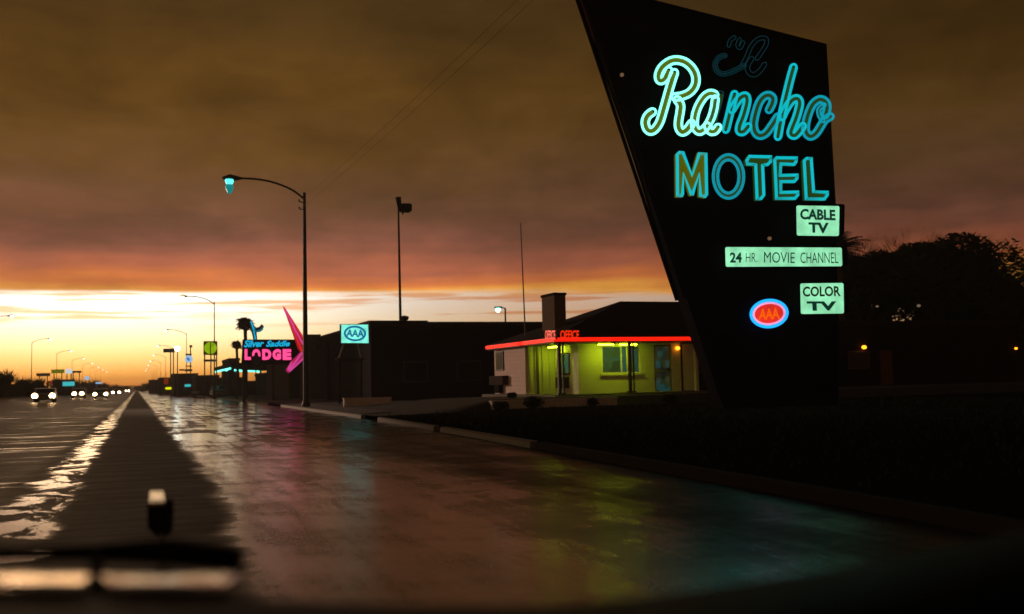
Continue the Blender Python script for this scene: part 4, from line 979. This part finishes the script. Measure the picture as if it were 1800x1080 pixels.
# ------------------------------------------------------------------ trees
def tree(px, pyb, pyt, Y, wpx, lb, n=2600, ls=.22, spiky=False, zb=.3, group=None, lobes=9):
    base = Vector(atY(px, pyb, Y)); base.z = zb; topz = Vector(atY(px, pyt, Y)).z; hgt = topz-zb
    W = (Vector(atY(px+wpx/2, pyt, Y))-Vector(atY(px-wpx/2, pyt, Y))).x/2
    t = thing('palm_tree' if spiky else 'tree', lb, 'palm tree' if spiky else 'tree', base, group)
    if spiky:
        th = hgt-W*.7; tr = MB(); tr.tube([base-Vector((0, 0, .2)), base+Vector((.1, 0, th*.5)), base+Vector((0, 0, th))], [W*.16+.08, W*.1+.06, W*.12+.06], 8); tr.build('trunk', MT['bark'], t)
        cr = MB(); c = base+Vector((0, 0, th))
        for k in range(80):
            a = random.uniform(0, 6.28); e0 = random.uniform(-.3, 1.4); L_ = W*random.uniform(.85, 1.15); pts = []
            for i in range(7):
                s_ = i/6; r = L_*s_; pts.append(c+Vector((math.cos(a)*r*math.cos(e0*(1-s_*.5)), math.sin(a)*r*math.cos(e0*(1-s_*.5)), r*math.sin(e0)-L_*.5*s_*s_)))
            for i in range(6):
                d = (pts[i+1]-pts[i]).normalized(); sd_ = d.cross(Vector((0, 0, 1)));
                if sd_.length < .1: sd_ = Vector((1, 0, 0))
                sd_.normalize()
                for s2 in (-1, 1):
                    for q in (0, .5):
                        b = pts[i].lerp(pts[i+1], q); l = L_*.30*(1-abs(i/6-.4)*.8); cr.add([b-d*.03*L_, b+d*.05*L_, b+sd_*s2*l+d*l*.5-Vector((0, 0, l*.25))], [(0, 1, 2)])
        if W < 1.5: leafball(cr, c-Vector((0, 0, W*.1)), W*.6, 500, W*.3)
        cr.build('crown', MT['leaf'], t); return t
    tr = MB(); tr.tube([base-Vector((0, 0, .2)), base+Vector((.1, 0, hgt*.3)), base+Vector((0, 0, hgt*.6))], [hgt*.035+.05, hgt*.025+.04, hgt*.012+.02], 8)
    for k in range(6):
        a = random.uniform(0, 6.28); s_ = base+Vector((0, 0, hgt*random.uniform(.25, .5))); tr.tube([s_, s_+Vector((math.cos(a)*W*.5, math.sin(a)*W*.3, hgt*.25))], [hgt*.015, hgt*.005], 6)
    tr.build('trunk', MT['bark'], t)
    cr = MB()
    for k in range(lobes):
        a = 6.28*k/lobes; rr = W*random.uniform(.38, .58); c = base+Vector((math.cos(a)*W*.55, math.sin(a)*W*.4, hgt*random.uniform(.3, .76)))
        leafball(cr, c, rr, n//lobes, ls, .8)
    leafball(cr, base+Vector((0, 0, hgt*.72)), W*.55, n//2, ls, .95*min(1, hgt*.28/(W*.55)))
    # bristling twigs at the outline
    for k in range(n//10):
        u = Vector((random.gauss(0, 1), random.gauss(0, .6), abs(random.gauss(0, 1)))).normalized(); p = base+Vector((0, 0, hgt*.6))+Vector((u.x*W*.9, u.y*W*.7, u.z*hgt*.36))
        b = u.orthogonal().normalized()*ls*.15; cr.add([p-b, p+b, p+u*ls*random.uniform(1.5, 3.5)], [(0, 1, 2)])
    cr.build('crown', MT['leaf'], t); return t
GR = 'dark trees behind the sign'
tree(1700, 690, 402, 62, 200, 'largest dark domed tree right of the tall sign', 14000, .30, group=GR, lobes=12)
tree(1560, 690, 412, 58, 140, 'dark round tree just right of the mint light boxes', 9000, .28, group=GR, lobes=10)
tree(1625, 690, 398, 66, 150, 'dark tree between the two domed trees right of the sign', 9000, .3, group=GR, lobes=10)
tree(1512, 690, 422, 56, 130, 'dark tree filling the gap between the tall sign and the round tree', 9000, .28, group=GR, lobes=10)
tree(1762, 690, 455, 54, 110, 'dark sloping tree near the right edge of the picture', 9000, .26, group=GR, lobes=10)
tree(1830, 690, 490, 50, 130, 'dark lower tree cut by the right edge', 8000, .26, group=GR, lobes=10)
tree(1482, 690, 404, 52, 90, 'spiky dark palm peeping out behind the tall sign', spiky=True)
tree(431, 690, 556, 100, 36, 'small dark palm behind the left end of the lodge sign', spiky=True)
tree(416, 690, 598, 104, 22, 'short dark palm left of the lodge sign', spiky=True)
# far roadside trees
GL = 'trees along the left side of the road'
ll = [(-20, 655, 150, 70), (12, 655, 155, 36), (42, 668, 165, 34), (68, 669, 175, 34), (101, 668, 210, 28), (128, 672, 260, 24), (148, 674, 300, 22), (168, 672, 340, 22), (186, 677, 400, 18), (204, 679, 460, 18), (218, 680, 560, 16)]
names = ['broad dark tree at the left edge of the picture', 'tallest dark tree near the left edge', 'dark tree above the first pair of headlights', 'low tree left of the green roadside board', 'tree beneath the green roadside board',
         'tree behind the cyan lit board', 'small tree right of the cyan lit board', 'small distant tree above the middle headlights', 'distant low tree left of the road end', 'tiny tree beside the farthest headlights', 'tiny tree at the left of the vanishing road']
for (px, py, Y, w), lb in zip(ll, names): tree(px, 690, py, Y, w, lb, 1400, .3 if Y < 250 else .5, zb=.5, group=GL, lobes=6)
lr_ = [(256, 676, 420, 20), (270, 673, 300, 18), (284, 670, 280, 18), (244, 679, 600, 14)]
nr = ['small distant tree right of the vanishing road', 'distant tree beyond the red fascia shop', 'dark tree next to the red fascia shop', 'tiny tree at the right of the vanishing road']
for (px, py, Y, w), lb in zip(lr_, nr): tree(px, 690, py, Y, w, lb, 1200, .5, zb=.1, group='trees at the far right side of the road', lobes=6)
far = MB()
for k in range(60):
    x0 = -700+k*24; far.add([], []); leafball(far, (x0+random.uniform(-6, 6), 1500, random.uniform(-2, 3)), random.uniform(12, 20), 60, 4.5, .3)
o = far.build('distant_tree_line', MT['leaf']); structure(o, 'stuff'); o['label'] = 'low dark line of trees on the horizon'; o['category'] = 'trees'
# left far buildings and boards
for px0, px1, py, Y, lb in ((-10, 60, 676, 170, 'long low dark building at the left edge behind the headlights'), (92, 124, 668, 205, 'dark filling station block under the green board'), (140, 170, 676, 300, 'small distant dark building left of the road')):
    a = Vector(atY(px0, py, Y)); b = Vector(atY(px1, py, Y)); building('roadside_building', lb, a.x, b.x, Y, Y+12, .5, a.z, MT['dark'], .3, wins=[('S', a.x+(b.x-a.x)*.3, a.x+(b.x-a.x)*.5, 1.2, 2.0)], group='buildings along the left side')
for x0, x1, y0, y1, Y, m_, lb in ((90, 113, 649.5, 656.5, 190, 'greenboard', 'dull green roadside board above the dark block on the left'), (64, 88, 656, 662, 185, 'paleboard', 'long pale roadside board left of the green one'),
                                  (115, 127, 649, 657, 195, 'whiteboard', 'small white lit board right of the green one'), (125, 143, 652, 656, 200, 'signbrown', 'thin brown board right of the white lit one'),
                                  (110, 131, 671, 679, 180, 'cyanboard', 'cyan lit board low above the headlights'), (149, 157, 662, 668, 280, 'bluedisc', 'tiny pale blue board farther down the left side'),
                                  (82, 92, 670, 674, 182, 'redboard', 'small red board left of the cyan lit one'), (168, 179, 672, 675, 330, 'bluedisc', 'farthest tiny pale board on the left side')):
    a = Vector(atY(x0, y1, Y)); b = Vector(atY(x1, y0, Y)); t = thing('roadside_board', lb, 'sign', ((a.x+b.x)/2, Y, .5))
    MB().span(a, b+Vector((0, .3, 0))).build('board', MT[m_], t)
    for fx in (.2, .8): q = a.x+(b.x-a.x)*fx; MB().tube([(q, Y+.4, .3), (q, Y+.4, a.z+.2)], .08, 5).build('leg', MT['pole'], t)
# ------------------------------------------------------------------ cars
def sedan(x, y, z, lb, lights, hm='head', w=1.75, hr=.17, sep=1.25):
    t = thing('oncoming_car', lb, 'car', (x, y, z), 'oncoming cars with headlights on')
    b = MB(); P = [(-.0, .25), (0, .62), (.15, .78), (1.15, .88), (1.75, 1.32), (3.1, 1.36), (3.8, .95), (4.5, .9), (4.55, .3)]
    b.prism([Vector((x-w/2, y+a, z+h)) for a, h in P], (w, 0, 0)); b.build('body', MT['car1'], t)
    g = MB(); g.add([(x-w*.4, y+1.18, z+.93), (x+w*.4, y+1.18, z+.93), (x+w*.36, y+1.70, z+1.30), (x-w*.36, y+1.70, z+1.30)], [(0, 1, 2, 3)])
    for v_ in g.v: v_.y -= .03
    g.build('windscreen', MT['glassdark'], t)
    for sx in (-1, 1):
        for dy in (.85, 3.6):
            MB().lathe((x+sx*(w/2-.12)-.1, y+dy, z+.31), [(.1, 0), (.31, .02), (.31, .2), (.1, .22)], 12, Vector((1, 0, 0))).build('wheel', MT['rubber'], t)
        MB().lathe((x+sx*sep/2, y-.06, z+.62), [(hr*.7, 0), (hr, .03), (hr, .1)], 12, Vector((0, 1, 0))).build('headlight', MT[hm], t)
    MB().span((x-w/2, y-.1, z+.33), (x+w/2, y-.005, z+.46)).build('bumper', MT['steel'], t)
cars = [(76.5, 104, 'nearest oncoming car with big blurred headlights at the far left', 'head', .26, 1.5), (137, 150, 'oncoming car with close set headlights second from the left', 'head', .27, .95),
        (176.5, 150, 'oncoming car third from the left with wide set headlights', 'head', .25, 1.4), (204, 240, 'distant oncoming car fourth from the left', 'headfar', .30, 1.3), (224, 520, 'farthest oncoming car near the vanishing point', 'headfar', .4, 1.3)]
for px, Y, lb, hm, hr, sep in cars:
    a = Vector(atY(px, 690, Y)); sedan(a.x, Y, roadz(a.x, Y), lb, None, hm, 1.75, hr, sep)
# dark parked cars at the right side
for px, Y, lb in ((345, 128, 'dark parked car in front of the cyan canopy'), (316, 165, 'dark parked car under the hanging board')):
    a = Vector(atY(px, 690, Y)); x, y, z, w = max(a.x, 9.6), Y, .12, 1.75
    t = thing('parked_car', lb, 'car', (x, y, z), 'parked cars at the right kerb')
    b = MB(); P = [(0, .25), (0, .85), (.7, .95), (1.4, 1.36), (2.8, 1.34), (3.4, .9), (4.4, .78), (4.5, .3)]
    b.prism([Vector((x-w/2, y+a_, z+h)) for a_, h in P], (w, 0, 0)); b.build('body', MT['car1'], t)
    g = MB(); g.add([(x-w*.4, y+.75, z+1.0), (x+w*.4, y+.75, z+1.0), (x+w*.36, y+1.32, z+1.33), (x-w*.36, y+1.32, z+1.33)], [(0, 1, 2, 3)])
    for v_ in g.v: v_.y -= .03
    g.build('rear_window', MT['glassdark'], t)
    for sx in (-1, 1):
        for dy in (.85, 3.6): MB().lathe((x+sx*(w/2-.12)-.1, y+dy, z+.31), [(.1, 0), (.31, .02), (.31, .2), (.1, .22)], 12, Vector((1, 0, 0))).build('wheel', MT['rubber'], t)
    MB().span((x-w/2, y-.1, z+.33), (x+w/2, y-.005, z+.46)).build('bumper', MT['chrome'], t)
# ------------------------------------------------------------------ dark motel wing under the trees at right
Yw_ = 49
wt = building('motel_wing', 'long dark motel wing under the trees with small orange lamps', 27, 80, Yw_, Yw_+8, .5, 4.4, MT['dark'], .3,
         wins=[('S', 29, 30.6, 1.5, 2.6), ('S', 34.5, 36.1, 1.5, 2.6), ('S', 40, 41.6, 1.5, 2.6)], doors=[('S', 31.4, 32.3, 2.1), ('S', 36.9, 37.8, 2.1), ('S', 42.4, 43.3, 2.1)])
for px, py, m_, s_ in ((1519, 611, 'porch', .2), (1786, 613, 'porch', .13), (1542, 539, 'porchdim', .12), (1615, 538, 'porchdim', .16)):
    a = Vector(atY(px, py, Yw_-.25)); hz = MB()
    MB().lathe(a-Vector((0, 0, s_*.5)), [(s_*.3, 0), (s_*.7, s_*.3), (s_*.7, s_*.8), (s_*.3, s_*1.1)], 10).build('wall_lamp', MT[m_], wt)
# ------------------------------------------------------------------ own car: cowl, trim, wiper
def K(px, py, d): return Vector(atD(px, py, d))
oc_ = thing('camera_car', 'blurred black bonnet of the car the picture is taken from', 'car', (0, .9, .6))
front = [(-150, 1034), (200, 1034), (410, 1036), (440, 1050), (700, 1060), (950, 1062), (1150, 1045), (1350, 1015), (1550, 985), (1750, 940), (1950, 890)]
vs = []; fs = []
for i, (px, py) in enumerate(front):
    vs += [K(px, py, 1.35)-Vector((0, 0, .10)), K(px, py+4, 1.32), K(px, py+14, 1.25), K(px, py+60, 1.05), K(px, max(1180, py+120), .85), K(px, max(1180, py+120), .85)-Vector((0, 0, .15))]
for i in range(len(front)-1):
    for j in range(5): a = i*6+j; fs.append((a, a+1, a+7, a+6))
    fs.append((i*6, (i+1)*6, (i+1)*6+5, i*6+5))
MB().add(vs, fs).build('hood', MT['hood'], oc_, True)
# bright moulding in two lengths: convex, leaning forward so that it mirrors the low sky
def moulding(x0, x1):
    vs = []; fs = []; n = 40; m_ = 9
    for i in range(n+1):
        px = x0+(x1-x0)*i/n; c = K(px, 1011, 1.36)
        fd = Vector((ray(px, 1011).x, ray(px, 1011).y, 0)).normalized()
        end = min(1, (1-abs(2*i/n-1))*8+.25)
        for j in range(m_):
            s_ = -1+2*j/(m_-1); L_ = .19*end
            th0 = math.radians(5.35+.45*math.sin(px*.031+x0)+.3*math.sin(px*.083+1))
            along = s_*L_*.5
            vs.append(c+fd*along+Vector((0, 0, -along*math.tan(th0)-(along**2)*.30)))
    for i in range(n):
        for j in range(m_-1): a = i*m_+j; fs.append((a, a+1, a+m_+1, a+m_))
    o = MB().add(vs, fs).build('chrome_moulding', MT['chrome'], oc_, True)
    return o
moulding(-140, 159); moulding(181, 412)
wp = MB(); wp.tube([K(-120, 975, 1.62), K(150, 972, 1.6), K(300, 970, 1.6), K(418, 984, 1.58)], [.009, .012, .021, .018], 8); wp.build('wiper_blade', MT['rubber'], oc_)
wp = MB(); wp.tube([K(170, 975, 1.6), K(170, 1010, 1.45), K(172, 1060, 1.25)], [.010, .011, .013], 8); wp.build('wiper_arm', MT['rubber'], oc_)
# bonnet ornament
ob = MB(); ob.prism([K(259, 884, 3.2), K(295, 883, 3.2), K(296, 905, 3.2), K(293, 942, 3.2), K(273, 942, 3.2), K(259, 928, 3.2)], FWD*.05); oo = ob.build('bonnet_ornament', MT['rubber'], oc_)
a, b_ = K(264, 883, 3.2), K(289, 861, 3.2)
oc2 = MB(); oc2.prism([K(263, 883, 3.18), K(290, 882, 3.18), K(287, 863, 3.74), K(264, 863, 3.74)], Vector((0, 0, -.012))); oc2.build('chrome_cap', MT['chrome'], oo)
st = MB(); st.tube([K(284, 940, 3.22), K(286, 975, 1.9), K(288, 1000, 1.4)], .006, 6); st.build('stem', MT['rubber'], oo)
for o in bpy.data.objects:
    if '_o' in o: del o['_o']
# ------------------------------------------------------------------ evening haze
hb = MB(); hb.span((-950, -70, -1.6), (950, 1750, 19))
hm = bpy.data.materials.new('evening_haze'); hm.use_nodes = True; hn = hm.node_tree
hn.nodes.remove(hn.nodes['Principled BSDF']); pv = hn.nodes.new('ShaderNodeVolumePrincipled')
pv.inputs['Color'].default_value = (.92, .9, .9, 1); pv.inputs['Density'].default_value = 0.0006; pv.inputs['Anisotropy'].default_value = 0.6
hn.links.new(pv.outputs[0], hn.nodes['Material Output'].inputs['Volume'])
ho_ = hb.build('haze', hm); ho_['kind'] = 'stuff'; ho_['label'] = 'thin evening haze over the whole road'
# ------------------------------------------------------------------ render settings
sc.view_settings.view_transform = 'Standard'; sc.view_settings.look = 'None'; sc.view_settings.exposure = 0; sc.view_settings.gamma = 1
sc.cycles.use_denoising = True; sc.cycles.max_bounces = 5; sc.cycles.sample_clamp_indirect = 4; sc.cycles.sample_clamp_direct = 0
